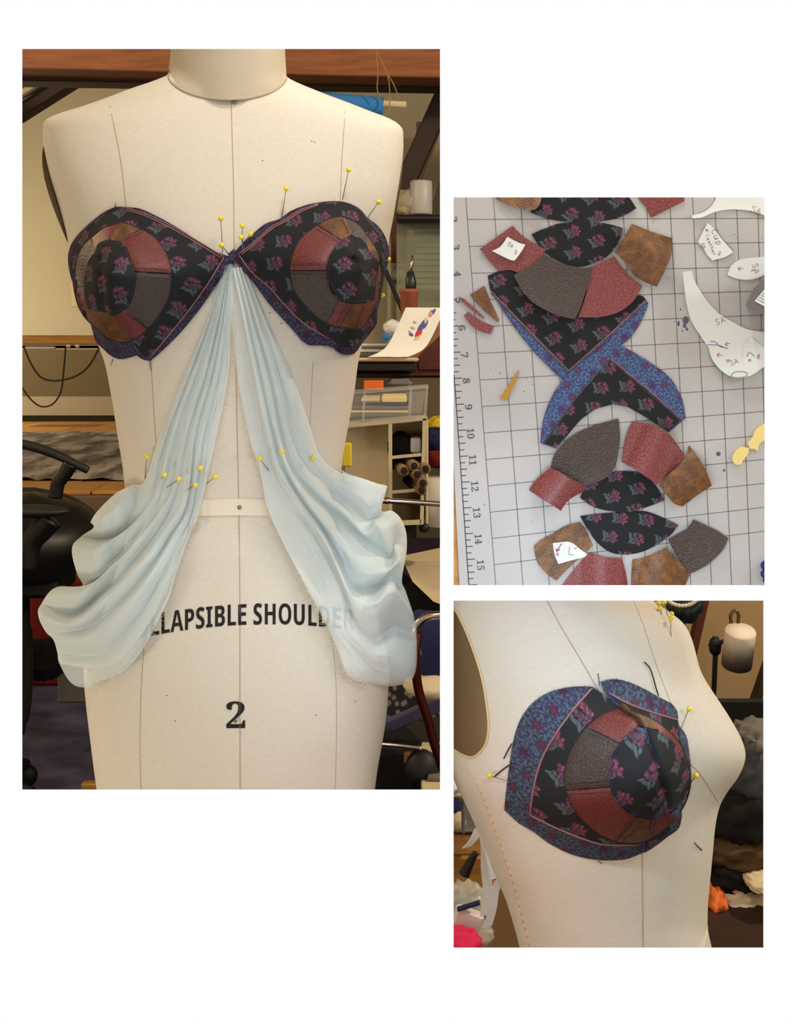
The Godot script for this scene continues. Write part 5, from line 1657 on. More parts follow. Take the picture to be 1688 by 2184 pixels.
func build_form_c() -> void:
	tables_c()
	var t := thing("dress_form", "linen dress form seen from its side, with one patchwork cup pinned on", "dress form")
	put("body", body_mesh(dC, lc, rc, ZC, 0.11, 1160.0, 2200.0, 8.0, 44), M.linen_fine, t)
	var plate := sm(px([953, 1290, 960, 1290, 968, 1299, 986, 1330, 1010, 1390, 1028, 1450, 1038, 1510, 1041, 1552, 1036, 1582, 1025, 1600, 1008, 1613, 990, 1610, 968, 1597, 957, 1590, 954, 1540, 953, 1400]))
	put("arm_plate", patch(plate, dC, 0.0015, 10.0), M.arm_plate, t, "dark olive side plate of the arm hole")
	put("arm_hole_cord", tube(on(sm(px([960, 1290, 968, 1297, 986, 1329, 1010, 1388, 1029, 1450, 1039, 1510, 1042, 1552, 1037, 1584, 1026, 1602, 1008, 1615, 990, 1611, 962, 1594]), false), dC, 0.0012), 0.0011, 0.0011, 6), M.seam_pale, t)
	seam(t, sm(px([1160, 1270, 1168, 1283, 1200, 1342, 1240, 1408, 1280, 1478]), false), dC, 0.0005)
	seam(t, sm(px([1349, 1270, 1356, 1290, 1372, 1330, 1390, 1385, 1405, 1430, 1420, 1470, 1440, 1520]), false), dC, 0.0003)
	seam(t, sm(px([1473, 1630, 1490, 1646, 1512, 1678, 1535, 1716]), false), dC, 0.0004)
	seam(t, sm(px([1371, 1820, 1371, 1880, 1372, 1960, 1373, 2190]), false), dC, 0.0005)
	stitched(t, "side_seam", sm(px([1000, 1634, 1018, 1670, 1040, 1722, 1064, 1790, 1090, 1865, 1110, 1940, 1131, 2021, 1150, 2120]), false), dC, 0.0009, M.seam_pale, 3.0, 14.0)
	put("waist_tape", patch(sm(px([1460, 2060, 1487, 2021, 1500, 1996, 1509, 1965, 1511, 1985, 1506, 2010, 1500, 2060])), dC, 0.0012, 8.0), M.twill_tape, t)
	var foot := P(1330, 2200, ZC)
	put("pole", tube(PackedVector3Array([foot, Vector3(foot.x, FLOOR + 0.03, foot.z)]), 0.016, 0.016, 12), M.chrome, t)
	put("base", lathe([[0.0, 0.05], [0.03, 0.05], [0.05, 0.03], [0.14, 0.02], [0.15, 0.0], [0.0, 0.0]], Transform3D(Basis(), Vector3(foot.x, FLOOR, foot.z))), M.black, t)
	# the cup
	var Q := func(a: Array) -> PackedVector2Array: return q(1060.0, 1430.0, 0.2607, a)
	var hull := sm(Q.call([60, 1140, 80, 960, 100, 800, 130, 600, 165, 470, 210, 370, 300, 260, 420, 183, 560, 142, 700, 130, 790, 135, 850, 98, 950, 75, 1050, 88, 1180, 138, 1330, 220, 1440, 280, 1480, 340, 1490, 440, 1550, 530, 1580, 700, 1592, 850, 1575, 950, 1515, 1130, 1515, 1200, 1490, 1290, 1400, 1360, 1280, 1450, 1200, 1490, 1080, 1540, 900, 1555, 750, 1540, 600, 1500, 420, 1410, 300, 1320, 180, 1250]), true, 3)
	var ring := sm(Q.call([1000, 310, 1060, 320, 1130, 345, 1200, 370, 1290, 410, 1400, 490, 1480, 570, 1540, 690, 1575, 820, 1585, 920, 1560, 1040, 1500, 1160, 1440, 1235, 1330, 1335, 1220, 1395, 1150, 1410, 1000, 1405, 850, 1345, 700, 1220, 610, 1090, 570, 980, 555, 850, 590, 700, 650, 580, 730, 460, 850, 370]), true, 3)
	cup("C", Vector2(1392, 1668), hull, 0.080, 1.9)
	var cap := sm(Q.call([1190, 460, 1290, 480, 1400, 540, 1490, 640, 1570, 800, 1590, 900, 1550, 1040, 1440, 1160, 1300, 1220, 1150, 1195, 1060, 1140, 960, 1050, 920, 880, 920, 760, 1000, 610, 1110, 490]), true, 3)
	cup("Cc", Vector2(1390, 1652), cap, 0.014, 2.6)
	var bra := thing("patchwork_cup", "single patchwork leather and rose cotton cup with wide blue edges, pinned to the side-turned form", "bra cup")
	# two base cloths meet at a notch above
	var left_cloth := sm(Q.call([60, 1140, 60, 1140, 80, 960, 100, 800, 130, 600, 165, 470, 210, 370, 300, 260, 420, 183, 560, 142, 700, 130, 790, 135, 790, 135, 880, 200, 1000, 320, 1000, 320, 1230, 900, 1230, 900, 1215, 1480, 1215, 1480, 1080, 1540, 900, 1555, 750, 1540, 600, 1500, 420, 1410, 300, 1320, 180, 1250]), true, 3)
	var right_cloth := sm(Q.call([848, 95, 848, 95, 950, 72, 1050, 86, 1180, 138, 1330, 220, 1440, 280, 1480, 340, 1490, 440, 1550, 530, 1580, 700, 1592, 850, 1575, 950, 1515, 1130, 1515, 1200, 1490, 1290, 1400, 1360, 1280, 1450, 1215, 1490, 1215, 1490, 1225, 1400, 1260, 900, 1260, 900, 1000, 310, 1000, 310, 900, 200]), true, 3)
	put("cup_cloth", patch(left_cloth, cupC, 0.0014, 8.0, 0.7), M.calico_shaded_side, bra, "blue flowered cotton edge with a wide seam allowance")
	put("cup_cloth", patch(right_cloth, cupC, 0.0014, 8.0, 0.2), M.calico_shaded_side, bra, "narrower blue flowered cotton edge")
	put("rose_panel", patch(Q.call([790, 150, 870, 190, 1000, 300, 1010, 330, 850, 380, 740, 470, 660, 580, 600, 700, 570, 850, 575, 980, 620, 1090, 710, 1210, 850, 1335, 1000, 1400, 1180, 1412, 1180, 1425, 1000, 1420, 850, 1410, 700, 1365, 500, 1285, 275, 1185, 300, 1020, 330, 880, 390, 700, 505, 505, 630, 335]), cupC, 0.0024, 8.0, 0.25), M.rose_cotton_close, bra, "black rose cotton inside the blue edge")
	put("rose_panel", patch(Q.call([905, 185, 1045, 265, 1250, 345, 1480, 415, 1500, 560, 1545, 700, 1480, 570, 1400, 480, 1290, 405, 1150, 345, 1010, 285]), cupC, 0.0024, 8.0, 0.5), M.rose_cotton_close, bra, "black rose cotton inside the narrower edge")
	put("rose_panel", patch(Q.call([1225, 1400, 1330, 1340, 1440, 1240, 1475, 1230, 1400, 1330, 1280, 1430, 1220, 1480]), cupC, 0.0024, 8.0, 0.5), M.rose_cotton_close, bra, "black rose cotton below the cap")
	for l in [[775, 148, 620, 330, 497, 500, 380, 700, 320, 880, 270, 1182, 500, 1294, 700, 1374, 850, 1420, 1150, 1428], [908, 178, 1045, 256, 1250, 335, 1480, 405]]:
		put("piping", tube(on(sm(Q.call(l), false), cupC, 0.0026), 0.0009, 0.0009, 5), M.pink_cord, bra)
	var rl := ring.duplicate()
	rl.append(ring[0])
	put("ring_seam", tube(on(rl, cupC, 0.0026), 0.0009, 0.0009, 6), M.seam_dark, bra)
	var wedges := [["red_leather", sm(Q.call([1000, 312, 1080, 355, 1175, 440, 1175, 440, 1115, 490, 1015, 595, 1015, 595, 740, 462, 740, 462, 850, 372]), true, 2)],
		["tan_leather", sm(Q.call([1010, 280, 1050, 275, 1110, 335, 1190, 362, 1290, 408, 1320, 480, 1320, 480, 1180, 455, 1080, 368, 1010, 300]), true, 2)],
		["red_leather", sm(Q.call([1295, 410, 1400, 490, 1480, 570, 1540, 690, 1572, 790, 1500, 700, 1400, 580, 1325, 490]), true, 2)],
		["brown_leather", sm(Q.call([728, 472, 870, 530, 1010, 605, 1010, 605, 950, 740, 935, 850, 950, 945, 950, 945, 760, 965, 570, 975, 570, 975, 556, 850, 590, 700, 650, 582]), true, 2)],
		["red_leather", sm(Q.call([572, 985, 760, 972, 950, 955, 950, 955, 985, 1060, 1060, 1150, 1135, 1205, 1135, 1205, 1060, 1300, 965, 1398, 965, 1398, 850, 1343, 700, 1218, 610, 1090]), true, 2)],
		["tan_leather", Q.call([1142, 1200, 1258, 1215, 1245, 1300, 1235, 1385, 1150, 1410, 1070, 1412, 975, 1400, 1070, 1300])],
		["red_leather", Q.call([1268, 1230, 1440, 1165, 1445, 1232, 1330, 1335, 1228, 1388, 1250, 1300])]]
	for w in wedges:
		put("leather_wedge", patch(w[1], cupC, 0.0034, 7.0, rng.randf() * 3.0, 0.0024, 6.0), M[w[0] + "_sewn"], bra, {"tan_leather": "tan leather wedge", "red_leather": "brick red leather wedge", "brown_leather": "dark brown leather wedge"}[w[0]])
	put("rolled_seam", tube(on(sm(Q.call([1015, 285, 1060, 330, 1120, 365, 1170, 410, 1190, 450]), false), cupC, 0.006), 0.0028, 0.0022, 8), M.tan_leather_sewn, bra)
	for l in [[730, 502, 870, 560, 985, 635], [575, 930, 760, 918, 930, 900], [575, 1018, 760, 1004, 940, 990], [1095, 1235, 1020, 1330, 960, 1390], [1195, 1230, 1110, 1330, 1020, 1405], [1300, 1240, 1270, 1360], [1400, 1190, 1410, 1250]]:
		stitched(bra, "stitch_row", Q.call(l), cupC, 0.00033, M.dark_thread, 2.5, 3.5, 0.0058)
	put("centre_cap", patch(cap, capC, 0.0048, 6.0, 0.35, 0.002, 5.0), M.rose_cotton_close, bra, "black rose cotton cap with a deep seam down its middle")
	var inner: PackedVector2Array = Geometry2D.offset_polygon(cap, -5.0)[0]
	inner.append(inner[0])
	stitched(bra, "cap_stitching", inner, capC, 0.00036, M.blue_thread, 3.0, 3.0, 0.0066)
	put("dart_seam", tube(on(sm(Q.call([1190, 466, 1290, 700, 1340, 900, 1385, 1080, 1330, 1200]), false), capC, 0.0052), 0.0010, 0.0010, 5), M.seam_dark, bra)
	# loose threads
	for l in [[[1276, 1436, 1278, 1450, 1279, 1462], 0.0004], [[1375, 1412, 1386, 1424, 1394, 1446, 1400, 1468, 1405, 1484], 0.0007], [[1092, 1586, 1083, 1602, 1075, 1618], 0.0007], [[1086, 1632, 1072, 1642, 1056, 1656], 0.0007], [[1276, 1836, 1285, 1842], 0.0004]]:
		put("thread", tube(on(sm(px(l[0]), false), func(p: Vector2) -> float: return minf(dC(p), cupC(p)), 0.0025), l[1], l[1], 5), M.dark_thread, bra)
	put("thread", tube(on(sm(Q.call([905, 120, 915, 190, 960, 250, 1000, 300]), false), cupC, 0.004), 0.0006, 0.0006, 5), M.blue_thread, bra)
	put("thread", tube(on(sm(Q.call([1200, 1430, 1190, 1470, 1180, 1500]), false), cupC, 0.004), 0.0008, 0.0005, 5), M.blue_thread, bra)
	for l in [[60, 1140, 80, 960, 100, 800, 130, 600, 210, 380, 300, 260, 420, 183, 560, 142, 700, 130, 785, 135], [850, 95, 950, 73, 1050, 88, 1180, 138, 1330, 220, 1440, 280], [1515, 1200, 1490, 1290, 1400, 1360, 1280, 1450, 1200, 1490]]:
		var f := put("frayed_edge", fray(sm(Q.call(l), false), func(p: Vector2) -> float: return minf(dC(p), cupC(p)), Vector2(-2, -2), 110, 1.2, 0.001, 0.00012), M.dark_thread, bra)
		f.set_meta("kind", "stuff")
	# pins
	var g := "yellow-headed pins on the side-turned form"
	var d := func(p: Vector2) -> float: return minf(dC(p), cupC(p))
	pin("yellow-headed pin slanting out of the side-turned form's cup, upper of its outer two", Vector2(1470, 1512), Vector2(1450, 1562), d, 0.010, g)
	pin("yellow-headed pin slanting out of the side-turned form's cup, lower of its outer two", Vector2(1486, 1654), Vector2(1472, 1672), d, 0.006, g)
	pin("yellow-headed pin in the wide blue edge beside the arm plate's tip", Vector2(1045, 1654), Vector2(1096, 1671), d, 0.008, g)
	pin("yellow-headed pin topmost of the cluster at the side-turned form's shoulder", Vector2(1417, 1284), Vector2(1428, 1322), dC, 0.014, g)
	pin("yellow-headed pin just beside the topmost one at the side-turned form's shoulder", Vector2(1406, 1286), Vector2(1393, 1320), dC, 0.014, g)
	pin("yellow-headed pin middle of the cluster at the side-turned form's shoulder", Vector2(1408, 1297), Vector2(1424, 1352), dC, 0.016, g)
	pin("yellow-headed pin at the shoulder line's edge, last but one of the cluster", Vector2(1433, 1309), Vector2(1446, 1352), dC, 0.014, g)
	pin("yellow-headed pin lowest of the cluster at the side-turned form's shoulder", Vector2(1431, 1319), Vector2(1432, 1371), dC, 0.018, g)
	single("dressmaker_pin", tube(on(px([1482, 1796, 1490, 1806, 1498, 1813]), dC, 0.001), 0.0006, 0.0006, 5), M.pin_steel, "headless steel pin stuck in bare linen below the side-turned cup", "pin", g)

# ------------------------------------------------------------------ the studio behind the first form
func bar(x0: float, y0: float, z0: float, x1: float, y1: float, z1: float, w: float, deep: float) -> ArrayMesh:
	# a squared timber between two points
	var a := P(x0, y0, z0)
	var b := P(x1, y1, z1)
	var d := (b - a).normalized()
	var side := d.cross(Vector3(0, 0, 1)).normalized()
	var bs := Basis(d, side, d.cross(side))
	return box((a + b) / 2, Vector3(a.distance_to(b), w, deep), 0.004, bs)

func path(pts: Array, z: float) -> PackedVector3Array:      # [x, y, dz] points
	var r := PackedVector3Array()
	var p := PackedVector2Array()
	var dz := PackedVector2Array()
	for s in pts:
		p.append(Vector2(s[0], s[1]))
		dz.append(Vector2(s[2] if s.size() > 2 else 0.0, 0))
	var n := (pts.size() - 1) * 6
	for i in n + 1:
		var c := along(p, float(i) / n)
		r.append(P(c.x, c.y, z + along(dz, float(i) / n).x))
	return r

# a strip that follows a path, w wide in the given direction
func strip(pts: PackedVector3Array, w: Vector3, th: float) -> ArrayMesh:
	var st := begin()
	st.set_smooth_group(-1)
	for i in pts.size() - 1:
		var a := pts[i]
		var b := pts[i + 1]
		var n := (b - a).cross(w).normalized() * th
		quad(st, a - w / 2, b - w / 2, b + w / 2, a + w / 2)
		quad(st, a - w / 2 + n, a + w / 2 + n, b + w / 2 + n, b - w / 2 + n)
		quad(st, a - w / 2, a - w / 2 + n, b - w / 2 + n, b - w / 2)
		quad(st, a + w / 2, b + w / 2, b + w / 2 + n, a + w / 2 + n)
	quad(st, pts[0] - w / 2, pts[0] + w / 2, pts[0] + w / 2, pts[0] - w / 2)
	return done(st)

func build_back_a() -> void:
	# timbers under the roof
	struct("trim_beam", bar(-420, 112, 4.6, 2000, 165, 4.6, 0.115, 0.18), M.beam_wood, "long reddish roof beam crossing above the dress form", "beam")
	struct("trim_beam", bar(-420, 162, 4.72, 2000, 200, 4.72, 0.034, 0.12), M.dark_wood, "dark ledge along the underside of the roof beam", "beam")
	struct("trim_brace", bar(-40, 295, 5.6, 190, 150, 5.6, 0.055, 0.10), M.dark_wood, "dark diagonal brace under the beam at the beige wall", "brace")
	struct("trim_brace", bar(-40, 235, 5.8, 150, 130, 5.8, 0.075, 0.08), M.dark_wood, "upper dark diagonal brace against the beige wall", "brace")
	struct("trim_brace", bar(-40, 256, 5.5, 130, 146, 5.5, 0.024, 0.04), M.cream_board, "pale strip between the two dark diagonal braces", "brace")
	struct("trim_brace", bar(255, 150, 5.5, 312, 195, 5.5, 0.03, 0.05), M.pale_trim, "short pale strip beside the dress form's neck", "brace")
	struct("trim_brace", bar(318, 170, 5.4, 340, 185, 5.4, 0.06, 0.06), M.dark_wood, "short dark timber beside the dress form's neck", "brace")
	struct("wall_partition", box(Vector3(1.28, 0.1, -8.2), Vector3(2.3, 2.6, 0.08)), M.grey_plaster, "grey plaster wall behind the shelf and the blue roll", "wall")
	struct("trim_brace", bar(955, 190, 5.0, 852, 420, 5.0, 0.075, 0.09), M.dark_wood, "dark sloping post beside the dress form's shoulder", "brace")
	struct("trim_brace", bar(975, 235, 6.2, 905, 430, 6.2, 0.08, 0.09), M.pale_trim, "grey sloping post behind the dark one", "brace")
	# left: shelf with cables
	var t := thing("wall_shelf", "pale wooden shelf on the beige wall with cables hanging below", "shelf")
	put("board", pbox(-300, 715, 330, 736, 6.0, 0.55, 0.008), M.tan_wood, t)
	put("underside", pbox(-300, 737, 330, 743, 6.06, 0.45, 0.002), M.soft_black, t)  # soft black strip colouring in the shade below the shelf
	for x in [146, 165]:
		put("clip", ball(P(x, 738, 5.98), Vector3(0.012, 0.009, 0.009), 6), M.white_plastic, t)
	single("power_strip", pbox(52, 739, 116, 745, 5.97, 0.04, 0.004), M.white_plastic, "white power strip under the wooden shelf", "power strip")
	single("cable", tube(path([[52, 742], [66, 775], [88, 805], [120, 812], [160, 803], [190, 780], [212, 742]], 5.9), 0.0045), M.cable, "brown cable hanging in a shallow loop below the shelf", "cable")
	single("cable", tube(path([[140, 742], [136, 790], [130, 835], [112, 862], [88, 867], [66, 852], [48, 828], [30, 800]], 5.95), 0.004), M.cable, "brown cable hanging in a deep loop below the shelf", "cable")
	single("wall_switch", pbox(152, 590, 200, 656, 8.9, 0.02, 0.01), M.cream_board, "pale square cover plate on the beige wall behind the bra", "cover plate")
	struct("wall_lower_panel", pbox(-400, 745, 330, 848, 8.7, 0.1, 0.0), M.brown_panel, "brown lower wall panel under the shelf", "wall")  # brown band of the lower wall
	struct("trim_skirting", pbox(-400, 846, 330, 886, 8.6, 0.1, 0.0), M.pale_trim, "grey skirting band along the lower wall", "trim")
	# raised wooden platform with a rug
	var plat_y := -0.49
	t = thing("wooden_platform", "raised platform of wood blocks under the mottled grey rug", "platform")
	put("frame", box(Vector3(-1.95, plat_y - 0.06, -6.45), Vector3(2.4, 0.10, 4.1), 0.004), M.brown_panel, t)
	for i in 6:
		for j in 14:
			var x0 := -3.13 + 0.4 * i
			var z0 := -4.44 - 0.295 * j
			if absf(x0 + 0.2) / -z0 * F > 900.0:
				continue
			put("plank", box(Vector3(x0 + 0.2 + (0.1 if j % 2 == 0 else 0.0), plat_y - 0.004 + 0.002 * rng.randf(), z0 - 0.14), Vector3(0.394, 0.014, 0.288), 0.003), M[["floor_wood", "tan_wood", "beam_wood", "floor_wood"][(i * 3 + j * 5 + i * j) % 4]], t)
	var rug := SurfaceTool.new()
	rug.begin(Mesh.PRIMITIVE_TRIANGLES)
	rug.set_smooth_group(0)
	var ns := noise(FastNoiseLite.TYPE_SIMPLEX, 3.0, 3, 3)
	var rg := func(i: int, j: int) -> Vector3:
		var x := -3.1 + 2.35 * i / 60.0
		var z := -4.75 - 2.6 * j / 60.0
		return Vector3(x, plat_y + 0.014 + 0.012 * ns.get_noise_2d(x * 3.0, z * 3.0), z)
	for i in 60:
		for j in 60:
			var a: Vector3 = rg.call(i, j)
			var b: Vector3 = rg.call(i + 1, j)
			var c: Vector3 = rg.call(i + 1, j + 1)
			var d: Vector3 = rg.call(i, j + 1)
			tri(rug, a, d, c)
			tri(rug, a, c, b)
	single("rug", done(rug), M.rug_fibre, "mottled grey shaggy rug behind the black office chair", "rug")
	# office chair
	t = thing("office_chair", "black office chair with curved armrests beside the dress form", "chair")
	var z := 3.0
	put("seat", lump(P(40, 1150, z + 0.28), Vector3(0.215, 0.115, 0.24), 0.04, 3, 16), M.chair_black, t)
	put("backrest", lump(P(40, 1120, z + 0.5), Vector3(0.215, 0.10, 0.09), 0.03, 5, 16), M.chair_grey, t)
	var arm := begin()
	tube_into(arm, path([[-60, 950], [20, 946], [60, 950], [110, 966], [150, 984], [188, 1003]], z + 0.22), 0.013, 0.010, 8)
	put("armrest", done(arm), M.chair_grey, t)
	put("armrest_post", tube(path([[150, 990], [138, 1010], [124, 1030], [118, 1062]], z + 0.22), 0.019, 0.017, 8), M.chair_black, t)
	put("armrest", lump(P(70, 1090, z), Vector3(0.085, 0.015, 0.04), 0.02, 8, 14), M.chair_grey, t)
	put("armrest_post", tube(path([[108, 1106], [88, 1130], [66, 1160], [60, 1215]], z), 0.030, 0.022, 8), M.chair_black, t)
	put("mechanism", box(P(96, 1240, z + 0.3), Vector3(0.11, 0.05, 0.2), 0.01), M.black, t)
	put("gas_post", tube(PackedVector3Array([P(-80, 1240, z + 0.3), P(-80, 1640, z + 0.3)]), 0.03, 0.03, 10), M.black, t)
	for k in 5:
		var a := TAU * k / 5.0 + 0.3
		var c := P(-80, 1640, z + 0.3)
		var e := c + Vector3(cos(a) * 0.20, -0.04, sin(a) * 0.20)
		put("foot", tube(PackedVector3Array([c, e]), 0.022, 0.016, 8), M.black, t)
		put("caster", ball(Vector3(e.x, e.y - 0.03, e.z), Vector3(0.03, 0.03, 0.02), 8), M.black, t)
	single("red_crate", pbox(62, 1236, 235, 1465, 3.75, 0.35, 0.01), M.red_cloth, "dark red crate on the floor behind the office chair", "crate")
	single("grey_carton", pbox(122, 1432, 240, 1500, 3.55, 0.1, 0.005), M.grey_cloth, "grey carton in front of the dark red crate", "carton")
	single("black_bag", lump(P(92, 1405, 3.4), Vector3(0.075, 0.05, 0.08), 0.25, 12, 18), M.soft_black, "black cloth bag slumped against the red crate", "bag")
	single("black_bag", lump(P(42, 1430, 3.25), Vector3(0.026, 0.16, 0.08), 0.2, 13, 18), M.soft_black, "tall black bag under the office chair", "bag")
	var cm := begin()
	box_into(cm, Vector3(-0.95, FLOOR + 0.008, -3.7), Vector3(1.5, 0.016, 1.9), 0.004)
	single("carpet", done(cm), M.carpet, "dark blue carpet on the floor below the office chair", "carpet")
	single("wooden_offcut", pbox(172, 1672, 207, 1700, 3.2, 0.03, 0.003), M.tan_wood, "bit of orange wood on the dark blue carpet", "wood offcut")

	# right: roll on the beam
	var ra0 := P(670, 213, 3.9)
	var ra1 := P(818, 226, 3.9)
	t = thing("fabric_roll", "roll of bright blue fabric on a white tube hung under the beam", "fabric roll")
	put("fabric", tube(PackedVector3Array([ra0, ra1]), 0.026, 0.026, 16), M.blue_cloth, t)
	put("loose_end", pbox(700, 226, 806, 246, 3.9, 0.01, 0.003), M.blue_cloth, t)
	put("core_tube", tube(PackedVector3Array([ra0, P(867, 223, 3.9)]), 0.0095, 0.0095, 12), M.cream_cloth, t)
	var i := 0
	for l in [[[803, 108], [806, 160], [805, 190], [812, 214]], [[805, 110], [824, 152], [840, 180], [853, 216]], [[806, 112], [826, 158], [832, 200], [830, 246]]]:
		single("string", tube(path(l, 3.85), 0.0016, 0.0016, 5), M.string, ["string tied down from the beam straight to the blue roll", "string slanting from the beam to the white tube's end", "string hanging past the white tube to a loose end"][i], "string", "strings on the beam")
		i += 1
	# shelves behind glass
	t = thing("glass_cabinet", "tall glass fronted cabinet with blinds behind it", "cabinet")
	put("top_shelf", pbox(846, 458, 1010, 470, 4.3, 0.35, 0.004), M.black, t)
	put("back", pbox(838, 470, 1010, 760, 4.75, 0.03, 0.002), M.brown_panel, t)
	for k in 11:
		put("slat", pbox(884, 478 + 13.0 * k, 1000, 488 + 13.0 * k, 4.66, 0.01, 0.002), M.blinds, t)
	put("shelf", pbox(842, 610, 1000, 614, 4.45, 0.2, 0.002), M.cabinet_glass, t)
	put("pane", pbox(846, 472, 1000, 740, 4.4, 0.006, 0.001), M.cabinet_glass, t)
	put("post", pbox(826, 470, 834, 760, 4.4, 0.03, 0.002), M.cabinet_glass, t)
	put("dark_strut", bar(822, 575, 4.3, 862, 670, 4.3, 0.014, 0.02), M.black, t)
	t = thing("white_mug", "white cylindrical mug on the shelf beside the shoulder", "mug")
	put("cup", lathe([[0.0, 0.0], [0.034, 0.0], [0.037, 0.006], [0.037, 0.108], [0.034, 0.114], [0.031, 0.108], [0.031, 0.01], [0.0, 0.008]], Transform3D(Basis(), P(899, 458, 4.40))), M.mug_glaze, t)
	t = thing("plastic_bag", "clear bag of coloured scraps on the shelf beside the white mug", "bag")
	put("film", lump(P(872, 432, 4.42), Vector3(0.055, 0.045, 0.04), 0.35, 31, 16), M.bag_plastic, t)
	put("green_scrap", lump(P(884, 414, 4.42), Vector3(0.035, 0.012, 0.02), 0.3, 32, 10), M.green_fabric, t)
	put("orange_scrap", lump(P(864, 422, 4.42), Vector3(0.018, 0.016, 0.02), 0.3, 33, 10), M.terracotta, t)
	put("yellow_scrap", lump(P(866, 446, 4.42), Vector3(0.02, 0.016, 0.02), 0.3, 34, 10), M.yellow_pack, t)
	t = thing("clay_pot", "tall terracotta pot holding a dark green handled tool", "pot")
	put("pot", lathe([[0.0, 0.0], [0.021, 0.0], [0.025, 0.075], [0.029, 0.077], [0.029, 0.086], [0.024, 0.087], [0.02, 0.01], [0.0, 0.01]], Transform3D(Basis(), P(873, 684, 3.6))), M.terracotta, t)
	t = thing("hand_tool", "dark green handled tool standing in the terracotta pot", "tool")
	put("handle", lathe([[0.0, 0.0], [0.014, 0.0], [0.016, 0.03], [0.009, 0.06], [0.0, 0.062]], Transform3D(Basis(), P(876, 626, 3.6))), M.dark_green, t)
	put("blade", tube(PackedVector3Array([P(876, 585, 3.6), P(880, 545, 3.6)]), 0.004, 0.003, 8), M.chrome, t)
	single("bottle", lathe([[0.0, 0.0], [0.03, 0.0], [0.03, 0.12], [0.012, 0.15], [0.012, 0.18], [0.0, 0.18]], Transform3D(Basis(), P(850, 560, 4.55))), M.red_wood, "dark red bottle inside the glass cabinet", "bottle")
	single("cloth_bundle", lump(P(848, 590, 4.5), Vector3(0.04, 0.022, 0.04), 0.3, 35, 14), M.grey_cloth, "grey bundle of cloth inside the glass cabinet", "cloth")
	# table with papers
	t = thing("work_desk", "black desk with a pale top edge behind the dress form", "desk")
	put("top", pbox(690, 763, 894, 771, 3.3, 0.5, 0.004), M.cream_cloth, t)
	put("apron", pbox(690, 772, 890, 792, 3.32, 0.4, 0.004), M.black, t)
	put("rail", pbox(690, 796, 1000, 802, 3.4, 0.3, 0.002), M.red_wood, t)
	put("shelf_shadow_board", pbox(690, 802, 1000, 806, 3.9, 0.1, 0.002), M.black, t)  # thin black strip put in as shade below the rail
	single("cabinet_side", pbox(889, 690, 1010, 793, 3.75, 0.3, 0.006), M.red_wood, "reddish brown wooden cabinet behind the curled drawing", "cabinet")
	var bk := [["lowest of the papers stacked on the desk, a grey folder", 752, 762, 836, "grey_cloth", 0.28], ["white sheaf second up in the desk stack", 745, 751, 832, "white_plastic", 0.26], ["dark folder third up in the desk stack", 739, 744, 830, "grey_card", 0.25], ["white sheaf topmost in the desk stack", 733, 738, 826, "white_plastic", 0.22]]
	for b in bk:
		single("paper_stack", pbox(700, b[1], b[3], b[2], 3.34, b[5], 0.002), M[b[4]], b[0], "papers", "papers stacked on the desk")
	t = thing("drawing_sheet", "white sheet curling up with a small coloured figure sketch", "drawing")
	var sheet := PackedVector3Array()
	for k in 13:
		var f := k / 12.0
		var a := along(px([828, 761, 850, 752, 868, 738, 886, 706, 908, 656]), f)
		sheet.append(P(a.x, a.y, 3.28 + 0.05 * f))
	put("sheet", strip(sheet, Vector3(0.10, 0.0, -0.02), 0.0008), M.sheet_white, t)
	# the sketch: a small standing figure in washes of colour, lying in the sheet's curve
	for b in [[0.72, 0.13, 0.007, 0.016, "sketch_red"], [0.78, 0.09, 0.004, 0.012, "sketch_blue"], [0.81, 0.14, 0.006, 0.016, "sketch_blue"], [0.82, 0.22, 0.003, 0.012, "sketch_blue"], [0.85, 0.17, 0.004, 0.011, "sketch_cream"], [0.915, 0.23, 0.0050, 0.008, "sketch_skin"], [0.94, 0.25, 0.0058, 0.006, "sketch_blue"], [0.96, 0.29, 0.003, 0.006, "sketch_blue"], [0.66, 0.13, 0.003, 0.010, "sketch_cream"], [0.67, 0.18, 0.003, 0.010, "sketch_cream"], [0.70, -0.06, 0.006, 0.004, "sketch_blue"], [0.84, -0.12, 0.005, 0.003, "sketch_grey"], [0.78, -0.10, 0.006, 0.003, "sketch_grey"], [0.74, -0.14, 0.004, 0.003, "sketch_grey"]]:
		var k := int(b[0] * 12.0)
		var f := clampf(b[0] * 12.0 - k, 0.0, 1.0)
		var c: Vector3 = sheet[k].lerp(sheet[k + 1], f) + Vector3(0.10, 0.0, -0.02) * float(b[1]) * 0.9 + Vector3(0, 0, 0.0012)
		var along_d: Vector3 = (sheet[k + 1] - sheet[k]).normalized()
		var across := Vector3(0.98, 0, -0.196)
		across = (across - along_d * across.dot(along_d)).normalized()
		put("sketch_patch", ball(c, Vector3(b[2], b[3], 0.0006), 8, Basis(across, along_d, across.cross(along_d))), M[b[4]], t)
	single("scarf", strip(path([[868, 772], [890, 745], [915, 722], [945, 690]], 3.34), Vector3(0.03, -0.01, 0), 0.004), M.tan_card, "pinkish tan cloth strip under the curled drawing", "cloth")
	single("cloth_bundle", lump(P(838, 700, 3.6), Vector3(0.025, 0.022, 0.03), 0.3, 36, 14), M.white_cloth, "small white crumpled cloth on the desk by the pot", "cloth")
	single("blue_ball", ball(P(824, 718, 3.5), Vector3(0.012, 0.011, 0.012), 8), M.blue_cloth, "small bright blue ball on the desk", "ball")
	# plastic drawer on the cube shelf
	t = thing("plastic_tub", "clear plastic tub of papers on top of the white cube shelf", "tub")
	put("wall_panel", slab(px([740, 838, 914, 823, 908, 890, 740, 905]), 3.0, 0.006), M.clear_plastic, t)
